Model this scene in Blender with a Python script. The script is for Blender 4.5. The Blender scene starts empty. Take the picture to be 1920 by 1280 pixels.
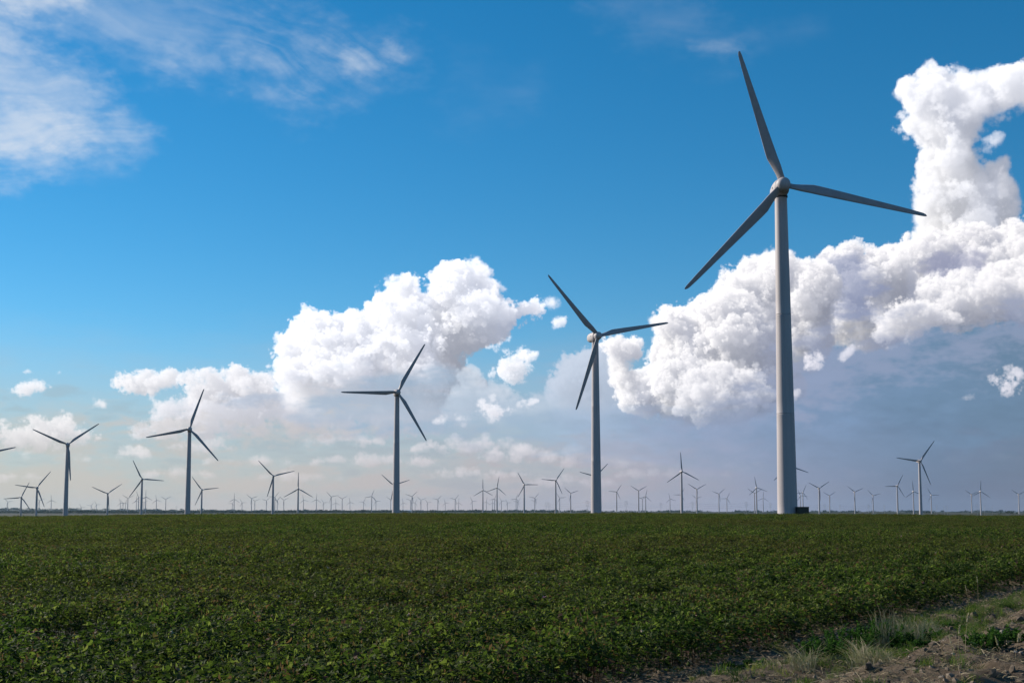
import bpy, bmesh, math, random
import numpy as np
from mathutils import Vector, Matrix

# ------------------------------------------------------------------ camera, world, sun, exposure
SC = bpy.context.scene
COL = SC.collection
EYE = 2.6
SUN_AZ, SUN_EL = math.radians(-60), math.radians(26)

cam = bpy.data.objects.new('camera', bpy.data.cameras.new('camera'))
COL.objects.link(cam)
SC.camera = cam
cam.data.sensor_width = 36
cam.data.lens = 43.125
cam.location = (0, 0, EYE)
cam.rotation_euler = (math.radians(95.5), 0, 0)
cam.data.shift_y = 99.5 / 1920          # the frame is cropped above the lens axis
cam.data.clip_start = 0.1
cam.data.clip_end = 40000

SC.view_settings.view_transform = 'Standard'
SC.view_settings.look = 'None'
SC.view_settings.exposure = 0.415
SC.view_settings.gamma = 1
SC.render.engine = 'CYCLES'
SC.cycles.use_denoising = True
SC.cycles.max_bounces = 6
SC.cycles.volume_bounces = 0
SC.cycles.transparent_max_bounces = 8
SC.cycles.sample_clamp_indirect = 4

sun = bpy.data.objects.new('sun', bpy.data.lights.new('sun', 'SUN'))
COL.objects.link(sun)
sun.data.energy = 5.0
sun.data.angle = math.radians(0.53)
sun.data.color = (1.0, 0.92, 0.80)
sdir = Vector((math.sin(SUN_AZ) * math.cos(SUN_EL), math.cos(SUN_AZ) * math.cos(SUN_EL), math.sin(SUN_EL)))
sun.rotation_euler = sdir.to_track_quat('Z', 'Y').to_euler()
sun.location = (-60, 40, 120)

# ------------------------------------------------------------------ the sky: clouds as a density field over azimuth, elevation and depth
rng = np.random.default_rng(7)


def lin3(*c):
    return np.array([((v / 255 + 0.055) / 1.055) ** 2.4 if v > 10 else v / 255 / 12.92 for v in c], np.float32)


def poly_distance(poly, ax, ez):
    # signed distance in degrees to a closed outline, positive inside
    X, Z = np.meshgrid(ax, ez, indexing='ij')
    d2 = np.full(X.shape, 1e9, np.float32)
    ins = np.zeros(X.shape, bool)
    for i in range(len(poly)):
        x0, z0 = poly[i]
        x1, z1 = poly[(i + 1) % len(poly)]
        ex, dz = x1 - x0, z1 - z0
        t = np.clip(((X - x0) * ex + (Z - z0) * dz) / (ex * ex + dz * dz + 1e-12), 0, 1)
        d2 = np.minimum(d2, (X - x0 - t * ex) ** 2 + (Z - z0 - t * dz) ** 2)
        c = (z0 > Z) != (z1 > Z)
        ins ^= c & (X < ex * (Z - z0) / (dz if abs(dz) > 1e-9 else 1e-9) + x0)
    return (np.sqrt(d2) * np.where(ins, 1, -1)).astype(np.float32)


def worley(n, c):
    p = rng.random((c, c, c, 3)).astype(np.float32)
    g = np.arange(n) / n * c
    gi = g.astype(int)
    gf = (g - gi).astype(np.float32)
    out = np.full((n, n, n), 9., np.float32)
    for dx in (-1, 0, 1):
        for dy in (-1, 0, 1):
            for dz in (-1, 0, 1):
                q = p[(gi + dx) % c][:, (gi + dy) % c][:, :, (gi + dz) % c]
                d = ((q[..., 0] + dx - gf[:, None, None]) ** 2 + (q[..., 1] + dy - gf[None, :, None]) ** 2
                     + (q[..., 2] + dz - gf[None, None, :]) ** 2)
                np.minimum(out, d, out=out)
    return 1 - np.sqrt(out)


def lookup(t, idx, axis):
    n = t.shape[axis]
    i = np.floor(idx).astype(int)
    sh = [1, 1, 1]
    sh[axis] = -1
    f = (idx - i).astype(np.float32).reshape(sh)
    return np.take(t, i % n, axis) * (1 - f) + np.take(t, (i + 1) % n, axis) * f


TILE_A = .55 * worley(96, 3) + .28 * worley(96, 6) + .17 * worley(96, 12)
TILE_B = .5 * worley(96, 4) + .3 * worley(96, 8) + .2 * worley(96, 16)
TILE_A = (TILE_A - TILE_A.mean()) / TILE_A.std()
TILE_B = (TILE_B - TILE_B.mean()) / TILE_B.std()


def fractal(nx, nz, beta, sx, sz, ang=0.0, seed=0):
    # smooth random field with a 1/f spectrum, stretched sx by sz (texels) along a direction
    r = np.random.default_rng(seed)
    kx = np.fft.fftfreq(nx)[:, None]
    kz = np.fft.rfftfreq(nz)[None, :]
    ca, sa = math.cos(ang), math.sin(ang)
    k = np.sqrt(((kx * ca + kz * sa) * sx) ** 2 + ((-kx * sa + kz * ca) * sz) ** 2)
    amp = 1 / (1 + k) ** beta
    ph = r.normal(size=k.shape) + 1j * r.normal(size=k.shape)
    f = np.fft.irfft2(ph * amp, s=(nx, nz))
    return ((f - f.mean()) / f.std()).astype(np.float32)


def smooth(a, b, x):
    t = np.clip((x - a) / (b - a), 0, 1)
    return t * t * (3 - 2 * t)


def shifted(a, d, axis):
    i = math.floor(d)
    f = d - i

    def sh(k):
        if k == 0:
            return a
        r = np.zeros_like(a)
        sl, sr = [slice(None)] * 2, [slice(None)] * 2
        if k > 0:
            sl[axis], sr[axis] = slice(k, None), slice(None, -k)
        else:
            sl[axis], sr[axis] = slice(None, k), slice(-k, None)
        r[tuple(sl)] = a[tuple(sr)]
        return r
    return sh(i) * (1 - f) + sh(i + 1) * f


CLOUD_SUN = np.array([-.80, -.06, .60])
CLOUD_SUN /= np.linalg.norm(CLOUD_SUN)


class Sky:
    """A patch of sky over azimuth and elevation: premultiplied radiance and cover."""
    def __init__(self, az0, az1, el0, el1, step):
        self.step = step
        self.ax = np.arange(az0, az1, step)
        self.ez = np.arange(el0, el1, step)
        self.nx, self.nz = len(self.ax), len(self.ez)
        self.rgb = np.zeros((self.nx, self.nz, 3), np.float32)
        self.a = np.zeros((self.nx, self.nz), np.float32)

    def over(self, rgb, a, box=None):
        # lay premultiplied rgb with cover a over what is there
        s = np.s_[:, :] if box is None else np.s_[box[0]:box[1], box[2]:box[3]]
        self.rgb[s] = self.rgb[s] * (1 - a[..., None]) + rgb
        self.a[s] = self.a[s] * (1 - a) + a

    def veil(self, color, a):
        a = np.clip(a, 0, 1).astype(np.float32)
        c = np.asarray(color, np.float32)
        self.over(np.broadcast_to(c, a.shape + (3,)) * a[..., None], a)

    def cumulus(self, poly, R, amp, off, sunc, shade, haze=0.0, hazec=(0, 0, 0), sig=.2, soft=6., base=None, cut=0.0, fine=.46, ns=.95, con=1.0):
        # a heap of billows filling the outline, lit from the left and above by marching through its density
        k = 0.03 / self.step                       # texel scale relative to the front patch
        s0 = poly_distance(poly, self.ax[::2], self.ez[::2]) / self.step
        s0 = np.repeat(np.repeat(s0, 2, 0), 2, 1)[:self.nx, :self.nz]
        s0 = s0 * (1 / k)                          # in front-patch texels
        m = s0 > -amp * 2.6
        xs, zs = np.where(m.any(1))[0], np.where(m.any(0))[0]
        if len(xs) == 0:
            return
        x0, x1, z0, z1 = xs[0], xs[-1] + 1, zs[0], zs[-1] + 1
        s = s0[x0:x1, z0:z1]
        if R < 40:
            NY, DY = 20, R / 7.
        else:
            NY, DY = 36, R / 12.
        y = ((np.arange(NY) - NY / 2 + .5) * DY).astype(np.float32)

        def nz(tile, sc, o):
            q = lookup(tile, np.arange(x0, x1) * k_inv / sc + o, 0)
            q = lookup(q, (y + 200) / sc + o * 1.7, 1)
            return lookup(q, np.arange(z0, z1) * k_inv / sc + o * .3, 2)
        k_inv = 1 / k
        D = R - np.hypot(np.maximum(R - s, 0)[:, None, :], y[None, :, None] * .9)
        na = nz(TILE_A, ns * 2.6 * max(R, 25) / 70, off) + fine * nz(TILE_B, ns * .66 * max(R, 25) / 70, off + 11)
        D = D + amp * np.where(na > 0, na * np.clip((D + amp * 2.4) / (amp * 1.8), .55, 1), na) - cut
        wisp = np.clip(lookup(lookup(TILE_A[:, 40:41, :], np.arange(x0, x1) * k_inv / 5. + off * 3, 0), np.arange(z0, z1) * k_inv / 4. + off, 2), -.2, 2)
        rho = smooth(0, soft * (.75 + 1.3 * np.maximum(wisp, 0) + .5 * np.clip((20 - s) / 60, 0, 1)[:, None, :]), D)
        if base is not None:                       # the flat base thins out into its own shade
            rho *= (.010 + .99 * smooth(base[0], base[1], self.ez[z0:z1]) ** 2.4)[None, None, :].astype(np.float32)
        # sun: optical depth marched along x, away from the sun
        st = k_inv / abs(CLOUD_SUN[0])
        dy, dz = -CLOUD_SUN[1] * st / DY, -CLOUD_SUN[2] * st / k_inv
        cur = np.zeros(rho.shape[1:], np.float32)
        tau = np.zeros_like(rho)
        for i in range(rho.shape[0]):
            cur = shifted(shifted(cur, dy, 0), dz, 1)
            tau[i] = cur + .5 * st * rho[i]
            cur = cur + st * rho[i]
        up = np.cumsum(rho[:, :, ::-1], 2)[:, :, ::-1] * k_inv
        lit = .36 * np.exp(-sig * .55 * tau) + .42 * np.exp(-sig * .11 * tau) + .22 * np.exp(-sig * .018 * tau)
        lit = lit ** con
        amb = .30 + .70 * np.exp(-sig * .045 * up)
        al = 1 - np.exp(-sig * DY * .8 * rho)
        Tr = np.cumprod(1 - al, 1)
        w = np.concatenate([np.ones_like(Tr[:, :1]), Tr[:, :-1]], 1) * al
        L, Am, a = (w * lit).sum(1), (w * amb).sum(1), w.sum(1)
        rgb = L[..., None] * np.asarray(sunc, np.float32) + Am[..., None] * np.asarray(shade, np.float32)
        if np.ndim(haze) or haze:
            hz = haze[x0:x1, z0:z1][..., None] if np.ndim(haze) else haze
            hc = hazec[x0:x1, z0:z1] if np.ndim(hazec) == 3 else np.asarray(hazec, np.float32)
            rgb = rgb * (1 - hz) + hc * hz * a[..., None]
        self.over(rgb, a, (x0, x1, z0, z1))


SUNC = np.array([1.0, .95, .87], np.float32) * 1.0
SHADE = np.array([.22, .26, .37], np.float32)


def horizon_colour(az):
    # air colour near the horizon: creamy towards the sun, slate away from it
    xs = [-180, -120, -60, -24, -10, 3, 12, 19, 26, 60, 120, 180]
    cs = np.array([lin3(150, 165, 185), lin3(190, 190, 182), lin3(225, 215, 190), lin3(194, 192, 183), lin3(190, 185, 182), lin3(176, 172, 181), lin3(146, 153, 175),
                   lin3(114, 126, 150), lin3(119, 124, 142), lin3(120, 132, 155), lin3(130, 146, 170), lin3(150, 165, 185)])
    return np.stack([np.interp(az, xs, cs[:, i]) for i in range(3)], -1).astype(np.float32)


def build_front_sky():
    S = Sky(-31, 31, -1.5, 27, 0.03)
    AZ, EL = np.meshgrid(S.ax, S.ez, indexing='ij')
    n1 = fractal(S.nx, S.nz, 2.3, 300, 80, 0, 1)
    n2 = fractal(S.nx, S.nz, 2.2, 200, 60, 0, 2)
    n3 = fractal(S.nx, S.nz, 2.1, 110, 50, 0, 3)
    hc = np.repeat(horizon_colour(S.ax)[:, None, :], S.nz, 1)

    def soft_poly(pts, w, wob=0.0, f=None):
        d = poly_distance(pts, S.ax[::4], S.ez[::4])
        d = np.repeat(np.repeat(d, 4, 0), 4, 1)[:S.nx, :S.nz]
        # soften the repeat steps
        for axs in (0, 1):
            c = np.cumsum(np.concatenate([np.zeros_like(np.take(d, [0], axs)), d], axs), axs)
            n = 5
            hi = np.take(c, np.clip(np.arange(d.shape[axs]) + 3, 0, d.shape[axs]), axs)
            lo = np.take(c, np.clip(np.arange(d.shape[axs]) - 2, 0, d.shape[axs]), axs)
            cnt = (np.clip(np.arange(d.shape[axs]) + 3, 0, d.shape[axs]) - np.clip(np.arange(d.shape[axs]) - 2, 0, d.shape[axs]))
            d = (hi - lo) / (cnt[:, None] if axs == 0 else cnt[None, :])
        if f is not None:
            d = d + wob * f
        return smooth(-w, w, d).astype(np.float32)

    # ---- high cirrus
    wx = fractal(S.nx, S.nz, 3.4, 420, 260, 0, 11) * 30
    ix = np.clip(np.arange(S.nx)[:, None] + wx, 0, S.nx - 1).astype(int)
    iz = np.clip(np.arange(S.nz)[None, :] + fractal(S.nx, S.nz, 3.4, 420, 260, 0, 15) * 16, 0, S.nz - 1).astype(int)
    fib = .22 * fractal(S.nx, S.nz, 1.9, 420, 26, math.radians(8), 12)[ix, iz] + .75 * fractal(S.nx, S.nz, 2.6, 420, 70, math.radians(4), 16)[ix, iz]
    fib2 = .20 * fractal(S.nx, S.nz, 1.9, 440, 26, math.radians(-12), 13)[ix, iz] + .75 * fractal(S.nx, S.nz, 2.6, 440, 70, math.radians(-10), 17)[ix, iz]
    big = fractal(S.nx, S.nz, 2.0, 160, 90, 0, 14)
    white = lin3(226, 232, 240)

    def cirrus(pts, w, strength, f, thr=-.2, gain=.55):
        m = soft_poly(pts, w * 1.25, w * .30, big)
        t = np.clip(.36 + gain * .40 * (f - thr) + .06 * big, 0, 1.2)
        S.veil(white, m * t * strength * .9)
    cirrus([(-26.41, 21.95), (-17.77, 22.98), (-13.19, 22.88), (-9.94, 21.66), (-7.92, 20.97), (-5.39, 21.23), (-5.33, 20.54), (-8.16, 19.81), (-10.64, 19.05), (-13.11, 19.40), (-16.72, 19.82), (-19.32, 20.61), (-26.28, 19.24)], 1.3, .38, fib2)
    cirrus([(-12.18, 21.62), (-10.19, 21.42), (-8.17, 20.84), (-9.16, 19.60), (-10.89, 19.04), (-13.11, 19.40), (-16.49, 19.75), (-13.62, 20.50)], .7, .30, fib2)
    cirrus([(-7.79, 20.77), (-6.66, 20.93), (-5.69, 21.08), (-5.43, 20.77), (-5.68, 20.46), (-6.65, 20.33), (-7.91, 20.16)], .42, .55, fib2, -.9)
    cirrus([(-26.85, 22.28), (-22.12, 22.63), (-20.06, 22.05), (-20.95, 21.63), (-22.94, 21.19), (-26.77, 20.64)], .5, .85, fib2, -.6)
    cirrus([(-26.73, 19.80), (-22.01, 20.06), (-20.41, 19.16), (-19.24, 18.29), (-19.38, 17.21), (-17.29, 16.81), (-17.55, 16.15), (-20.51, 15.74), (-21.83, 15.20), (-26.46, 14.03)], 1.0, .62, fib, -.4)
    cirrus([(-26.60, 17.06), (-23.22, 17.28), (-21.23, 17.02), (-19.64, 16.64), (-19.85, 16.12), (-21.85, 15.83), (-26.51, 15.12)], .55, .80, fib, -.7)
    cirrus([(-26.51, 15.12), (-21.39, 15.47), (-17.98, 15.15), (-17.74, 14.89), (-20.47, 14.75), (-26.47, 14.25)], .5, .35, fib, -.4)
    cirrus([(-26.47, 14.14), (-22.67, 14.44), (-22.14, 14.13), (-22.65, 13.77), (-26.44, 13.55)], .4, .6, fib, -.6)
    cirrus([(-3.08, 20.89), (-1.54, 20.10), (0.00, 19.64), (1.03, 19.87), (0.64, 18.70), (-1.53, 17.75), (-3.32, 17.84), (-2.30, 18.92)], 1.1, .06, fib)
    cirrus([(4.13, 24.17), (8.47, 23.77), (10.44, 21.63), (11.18, 20.95), (9.43, 20.82), (6.91, 20.81), (5.90, 21.63)], 1.0, .10, fib2)
    cirrus([(8.43, 21.15), (10.49, 21.17), (10.98, 20.87), (9.93, 20.80), (8.43, 20.88)], .32, .22, fib2, -.7)
    cirrus([(11.19, 21.58), (13.65, 21.66), (14.61, 21.31), (12.16, 20.83), (10.93, 20.87)], .5, .05, fib2)

    # ---- low air: cream towards the sun, slate away from it
    up = np.clip(EL, 0, 40)
    fall = np.interp(S.ax, [-30, -10, 5, 15, 30], [2.5, 2.9, 3.3, 3.5, 3.5])[:, None]
    pale = np.stack([np.interp(S.ax, [-31, 0, 8, 14, 31], lin3(*c)) for c in ((172, 170, 150, 118, 112), (188, 184, 168, 138, 132), (198, 200, 190, 166, 160))], -1)
    S.veil(np.repeat(pale[:, None, :], S.nz, 1), .62 * smooth(9.5, 2.5, EL + .3 * n1) * np.ones_like(EL))
    S.veil(hc, .86 * np.exp(-(up / fall) ** 1.2))

    # ---- banks far off behind the main heaps
    bank = np.interp(S.ax, [-31, -16, -8, 0, 8, 14, 31], [4.2, 5.0, 4.6, 4.2, 4.0, 4.2, 4.4])[:, None]
    m = smooth(.9, -.9, EL - bank + .55 * n1 + .35 * n2)
    t = smooth(-.9, 1.3, n2 * .8 + .5 * n1 + .35 * n3)
    glow = hc * np.array([1.16, 1.07, 1.04], np.float32)
    S.veil(glow, m * t * .50)
    t2 = smooth(.1, 1.6, -n1 * .6 - .7 * n2)
    S.veil(hc * np.array([.70, .84, .98], np.float32), m * t2 * .32)

    hz = (np.exp(-(up / 4.6) ** 1.4) * .72).astype(np.float32)
    kw = dict(haze=hz, hazec=hc * np.array([1.10, 1.05, 1.02], np.float32))

    # ---- thin low heaps in the hazy band
    rl = np.random.default_rng(12)
    for cx, cy, w, h in ((-20.43, 2.28, 1.54, 0.37), (-17.33, 2.42, 1.14, 0.47), (-14.35, 2.83, 1.64, 0.67), (-11.98, 2.23, 2.15, 0.43), (-15.24, 1.68, 1.63, 0.33), (-8.39, 3.19, 2.45, 0.54), (-6.42, 2.27, 2.95, 0.54), (-9.81, 1.59, 1.93, 0.34), (-1.99, 2.92, 2.73, 0.74), (1.24, 2.53, 2.97, 0.84), (-1.49, 1.74, 2.97, 0.44), (4.95, 2.28, 2.70, 0.69), (7.39, 1.68, 2.66, 0.49), (2.97, 1.37, 2.22, 0.34), (-21.90, 1.48, 1.29, 0.32), (10.78, 2.15, 1.43, 0.44), (15.47, 1.63, 1.82, 0.33), (21.30, 2.27, 1.91, 0.60)):
        top = [(cx + w * u, cy + h * (1 - u * u) ** .6 * rl.uniform(.5, 1.1)) for u in np.linspace(-.95, .95, 9)]
        S.cumulus([(cx - w, cy - .07)] + top + [(cx + w, cy - .07), (cx, cy - .14)], 12, 4.5, 50 + cx * 1.3, np.array([.80, .73, .64]) * rl.uniform(.8, 1.05), SHADE * 1.35, sig=.075, soft=9, haze=np.clip(hz * 1.0, 0, .9), hazec=hc * np.array([1.08, 1.03, 1.0], np.float32))

    # ---- low cumulus bank on the left
    S.cumulus([(-25.20, 3.61), (-22.70, 3.68), (-21.42, 3.95), (-20.29, 4.21), (-19.44, 3.86), (-18.80, 3.31), (-20.07, 2.93), (-25.16, 2.76)], 26, 9, 2., SUNC * .92, SHADE * 1.1, sig=.12, soft=8, **kw)
    for pts, R in (([(-21.93, 2.55), (-21.16, 2.80), (-20.50, 2.67), (-20.59, 2.53), (-21.80, 2.41)], 8), ([(-18.39, 2.42), (-17.84, 2.81), (-16.89, 2.87), (-16.47, 2.49), (-17.60, 2.34)], 12),
                   ([(-22.15, 5.20), (-21.78, 5.61), (-21.44, 5.71), (-21.04, 5.50), (-20.68, 5.30), (-20.68, 5.21), (-22.07, 5.13)], 13), ([(-19.07, 4.76), (-18.85, 5.05), (-18.63, 5.11), (-18.40, 4.78), (-18.44, 4.66), (-18.98, 4.65)], 11),
                   ([(-17.37, 4.62), (-17.17, 4.86), (-16.95, 4.92), (-16.71, 4.64), (-17.07, 4.51)], 9), ([(-16.62, 4.69), (-16.45, 5.12), (-16.08, 5.08), (-15.93, 4.70), (-16.29, 4.60)], 10), ([(-21.88, 6.04), (-21.67, 6.15), (-21.45, 6.06)], 5), ([(-20.55, 6.03), (-20.36, 6.15), (-20.18, 6.02)], 4)):
        S.cumulus(pts, R, R * .48, 5. + R, SUNC * .95, SHADE * 1.15, sig=.11, soft=6, **kw)

    # ---- the wide heap in the middle
    S.cumulus([(-17.18, 3.58), (-16.06, 4.44), (-15.15, 5.18), (-14.23, 6.00), (-13.29, 6.31), (-11.85, 6.05), (-9.92, 5.90), (-6.48, 5.95), (-2.50, 5.98), (-1.75, 4.99), (-2.49, 3.99), (-6.46, 3.67), (-10.85, 3.78), (-15.34, 3.56)], 40, 12, 31., SUNC * .78, SHADE * 1.35, sig=.10, soft=10, cut=2, **kw)
    S.cumulus([(-18.15, 5.52), (-18.07, 5.88), (-17.53, 6.26), (-16.98, 6.20), (-16.34, 6.32), (-15.65, 6.44), (-15.22, 6.16), (-15.39, 5.63), (-16.08, 5.37), (-17.23, 5.31)], 24, 6, 8., SUNC * .95, SHADE * 1.1, sig=.15, soft=7, **kw)
    S.cumulus([(-15.17, 5.97), (-14.59, 6.28), (-13.65, 6.40), (-13.01, 6.56), (-12.10, 6.24), (-11.13, 6.02), (-10.87, 4.90), (-13.02, 4.86), (-14.68, 5.07)], 34, 9, 17., SUNC * .92, SHADE * 1.15, sig=.13, soft=7, **kw)
    S.cumulus([(-11.19, 6.56), (-10.78, 7.84), (-10.31, 8.78), (-9.68, 9.33), (-8.99, 9.16), (-8.00, 8.96), (-7.59, 9.39), (-6.78, 9.89), (-6.53, 10.44), (-5.79, 10.65), (-4.91, 10.76), (-4.03, 10.68), (-3.23, 11.28), (-2.32, 11.39), (-1.47, 11.17), (-0.56, 10.70), (-0.30, 10.21), (1.08, 10.01), (1.16, 9.42), (0.63, 8.77), (-0.25, 8.37), (-1.38, 8.02), (-2.31, 7.47), (-2.56, 6.73), (-2.00, 6.36), (-1.43, 5.86), (-2.00, 5.09), (-2.75, 4.49), (-4.98, 4.23), (-7.94, 4.20), (-10.38, 4.42), (-11.24, 5.38)],
              72, 13, 0., SUNC * 1.06, SHADE * np.array([1.2, 1.25, 1.3]), con=1.1, sig=.15, soft=6, base=(3.6, 7.0), **kw)
    for pts, R, o in (([(-0.88, 6.48), (-0.50, 6.98), (-0.13, 7.48), (0.38, 7.58), (1.00, 7.28), (0.75, 6.73), (0.38, 6.14), (-0.13, 6.09), (-0.63, 6.33)], 20, 41.), ([(1.08, 9.66), (1.39, 9.91), (1.89, 10.01), (2.27, 9.76), (2.17, 9.46), (1.56, 9.41)], 13, 12.),
                      ([(1.81, 8.92), (2.14, 9.11), (2.52, 9.06), (2.41, 8.71), (1.96, 8.62)], 9, 3.), ([(-1.21, 7.68), (-0.75, 7.98), (-0.05, 8.18), (-0.13, 7.93), (-0.75, 7.53)], 7, 9.), ([(-2.31, 7.27), (-2.01, 7.18), (-2.11, 6.93)], 5, 4.)):
        S.cumulus(pts, R, R * .48, o, SUNC, SHADE * 1.1, sig=.12, soft=7)
    # blue shade and low layers under it
    S.cumulus([(-2.76, 6.48), (-2.01, 6.63), (-1.50, 6.33), (-0.75, 5.74), (0.63, 5.44), (1.50, 5.59), (2.25, 5.98), (3.99, 4.98), (4.48, 3.24), (1.00, 3.10), (-1.99, 3.24), (-3.49, 3.99)], 40, 9, 44., SUNC * .30, np.array([.42, .50, .62]), sig=.07, soft=10, base=(3.2, 5.6))
    t = smooth(-.4, 1.4, n1 * .7 + n2 * .7)
    S.veil(lin3(158, 182, 206), soft_poly([(-10.62, 4.66), (-6.48, 5.58), (-2.51, 6.48), (0.00, 5.74), (2.00, 6.48), (4.74, 5.47), (4.73, 3.11), (-1.50, 3.12), (-6.46, 3.42), (-10.36, 3.63)], .9, .45, n2) * (.50 + .25 * t))
    S.veil(lin3(166, 184, 208), soft_poly([(-13.51, 5.22), (-12.56, 5.55), (-10.88, 5.51), (-10.27, 5.03), (-11.35, 4.70), (-13.02, 4.67)], .4, .3, n3) * .55)
    S.veil(lin3(176, 192, 210), soft_poly([(-9.18, 5.29), (-7.96, 6.05), (-6.73, 5.70), (-4.99, 4.97), (-6.47, 4.34), (-8.92, 4.44)], .7, .5, n3) * .5)
    S.veil(lin3(205, 200, 198), soft_poly([(-17.42, 3.81), (-13.24, 4.08), (-8.43, 3.95), (-6.71, 3.82), (-9.88, 3.39), (-14.17, 3.34)], .45, .4, n3) * .5)
    for pts, R, o in (([(-1.85, 4.61), (-1.50, 5.04), (-0.88, 5.36), (-0.38, 4.99), (0.00, 4.86), (-0.25, 4.37), (-1.00, 4.29)], 15, 21.), ([(-0.25, 4.79), (0.63, 5.24), (1.20, 5.19), (0.75, 4.79), (0.00, 4.62)], 8, 22.), ([(-3.69, 4.23), (-3.12, 4.68), (-2.50, 4.54), (-1.70, 4.44), (-2.25, 4.09), (-3.24, 4.04)], 10, 23.), ([(2.65, 4.36), (3.00, 4.73), (2.55, 5.11), (2.25, 5.04)], 4, 24.)):
        S.cumulus(pts, R, R * .48, o, SUNC * .92, SHADE * 1.3, sig=.10, soft=8, **kw)

    # ---- the towering heap on the right
    S.cumulus([(18.10, 11.48), (18.31, 12.29), (18.66, 13.19), (18.51, 14.36), (18.68, 15.23), (19.11, 16.01), (18.26, 16.45), (17.65, 17.01), (18.01, 17.44), (18.47, 17.48), (18.09, 18.51), (18.15, 18.96), (18.80, 19.03), (19.39, 19.32), (20.40, 19.07), (21.30, 18.84), (22.41, 18.96), (23.40, 19.10), (24.81, 19.25), (25.62, 18.48), (24.20, 17.38), (23.00, 17.13), (22.66, 16.82), (21.61, 16.66), (21.32, 15.89), (21.20, 15.18), (21.77, 14.89), (22.39, 15.15), (22.60, 14.22), (22.72, 13.31), (22.80, 12.17), (22.87, 11.14)],
              46, 8, 3., SUNC * 1.02, SHADE * 1.2, sig=.12, soft=9, cut=-3, fine=.36, con=1.15)
    S.cumulus([(21.53, 16.09), (22.00, 16.31), (22.48, 16.26), (22.28, 15.72), (21.88, 15.42), (21.57, 15.59)], 14, 5, 33., SUNC * .8, SHADE * 1.2, sig=.05, soft=9)
    # shade under the heap: falling away to the right in slate blue
    vc = np.stack([np.interp(S.ax, [0, 4, 9, 14, 18, 23, 31], lin3(*c)) for c in ((166, 157, 142, 124, 114, 106, 108), (188, 179, 164, 149, 142, 133, 136), (210, 206, 196, 182, 173, 160, 163))], -1)
    vc = np.repeat(vc[:, None, :], S.nz, 1).astype(np.float32)
    vc = vc * (1 + .045 * n2 + .025 * n3)[..., None]
    S.veil(vc, soft_poly([(2.50, 6.35), (4.25, 6.47), (8.45, 5.92), (13.33, 7.77), (18.04, 9.48), (23.13, 9.63), (28.66, 9.64), (28.25, 0.67), (20.01, 0.84), (13.18, 1.11), (7.17, 1.74), (3.98, 2.74), (2.00, 4.24)], .9, .4, n1) * (.86 + .08 * n2))
    S.cumulus([(1.60, 6.08), (1.75, 6.63), (2.11, 6.98), (2.51, 7.37), (3.14, 7.52), (3.51, 7.76), (4.06, 7.96), (4.71, 7.45), (5.25, 6.46), (6.72, 4.71), (6.95, 3.22), (3.98, 3.49), (2.00, 4.24)], 46, 8, 7., SUNC * .20, np.array([.42, .51, .66]), sig=.12, soft=8, base=(3.6, 6.6))
    bt = dict(con=1.55, soft=6, haze=hz * .5, hazec=vc * 1.15, sig=.17)
    W, SH = SUNC * np.array([1.10, 1.08, 1.04]), SHADE * np.array([1.14, 1.08, 1.06])
    # right-hand lobes, the farther ones first
    S.cumulus([(16.71, 11.45), (17.88, 11.71), (18.21, 12.15), (19.04, 12.37), (20.39, 12.43), (21.50, 12.48), (22.70, 12.38), (23.39, 11.89), (24.17, 11.59), (26.70, 10.25), (26.60, 8.03), (23.71, 8.00), (21.37, 8.60), (18.01, 8.54), (16.66, 9.55)], 52, 9, 61., W * .92, SH, cut=-2, **bt)
    S.veil(lin3(140, 146, 180), soft_poly([(19.13, 11.53), (20.14, 11.64), (21.13, 11.16), (20.88, 10.36), (19.87, 10.13), (19.21, 10.71)], .5, .3, n3) * .62)
    S.cumulus([(18.05, 9.84), (19.43, 10.34), (21.22, 10.57), (22.53, 10.71), (23.82, 10.72), (26.68, 9.81), (26.61, 8.12), (23.72, 8.22), (21.35, 8.22), (20.02, 7.92), (18.91, 8.21), (17.99, 7.69), (17.55, 8.56)], 44, 9, 66., W * .90, SH, cut=-2, base=(4.4, 7.2), **bt)
    S.cumulus([(14.00, 11.11), (14.75, 11.70), (15.84, 11.95), (16.72, 11.73), (17.92, 11.75), (18.08, 10.89), (18.49, 9.46), (17.75, 7.60), (16.60, 7.36), (14.74, 7.72), (14.07, 9.19)], 50, 9, 71., W * .96, SH, cut=-2, base=(3.8, 7.4), **bt)
    S.veil(lin3(136, 148, 184), soft_poly([(14.71, 10.96), (15.77, 11.26), (16.50, 10.51), (16.66, 9.55), (15.94, 8.82), (14.77, 8.92), (14.44, 9.89)], .55, .35, n3) * .70)
    S.cumulus([(16.64, 8.84), (17.81, 9.49), (19.40, 9.41), (20.26, 8.42), (18.91, 8.14), (17.98, 7.54), (17.06, 7.39), (16.61, 7.89)], 26, 6, 76., W * .88, SH, cut=-1, **bt)
    S.cumulus([(11.69, 9.76), (11.96, 11.20), (13.22, 11.44), (13.93, 11.36), (14.82, 10.95), (15.14, 9.62), (14.74, 7.72), (13.89, 6.59), (12.92, 6.56), (11.62, 6.35)], 46, 9, 81., W * .96, SH, cut=-2, base=(3.2, 6.6), **bt)
    # left-hand lobes
    S.cumulus([(9.49, 9.58), (9.65, 10.07), (9.96, 11.13), (10.62, 11.30), (11.48, 11.61), (12.22, 11.96), (12.99, 11.93), (13.21, 11.15), (12.88, 9.23), (12.58, 6.33), (10.90, 6.37), (9.59, 7.87)], 46, 8, 86., W, SH, cut=-3, **bt)
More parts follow.
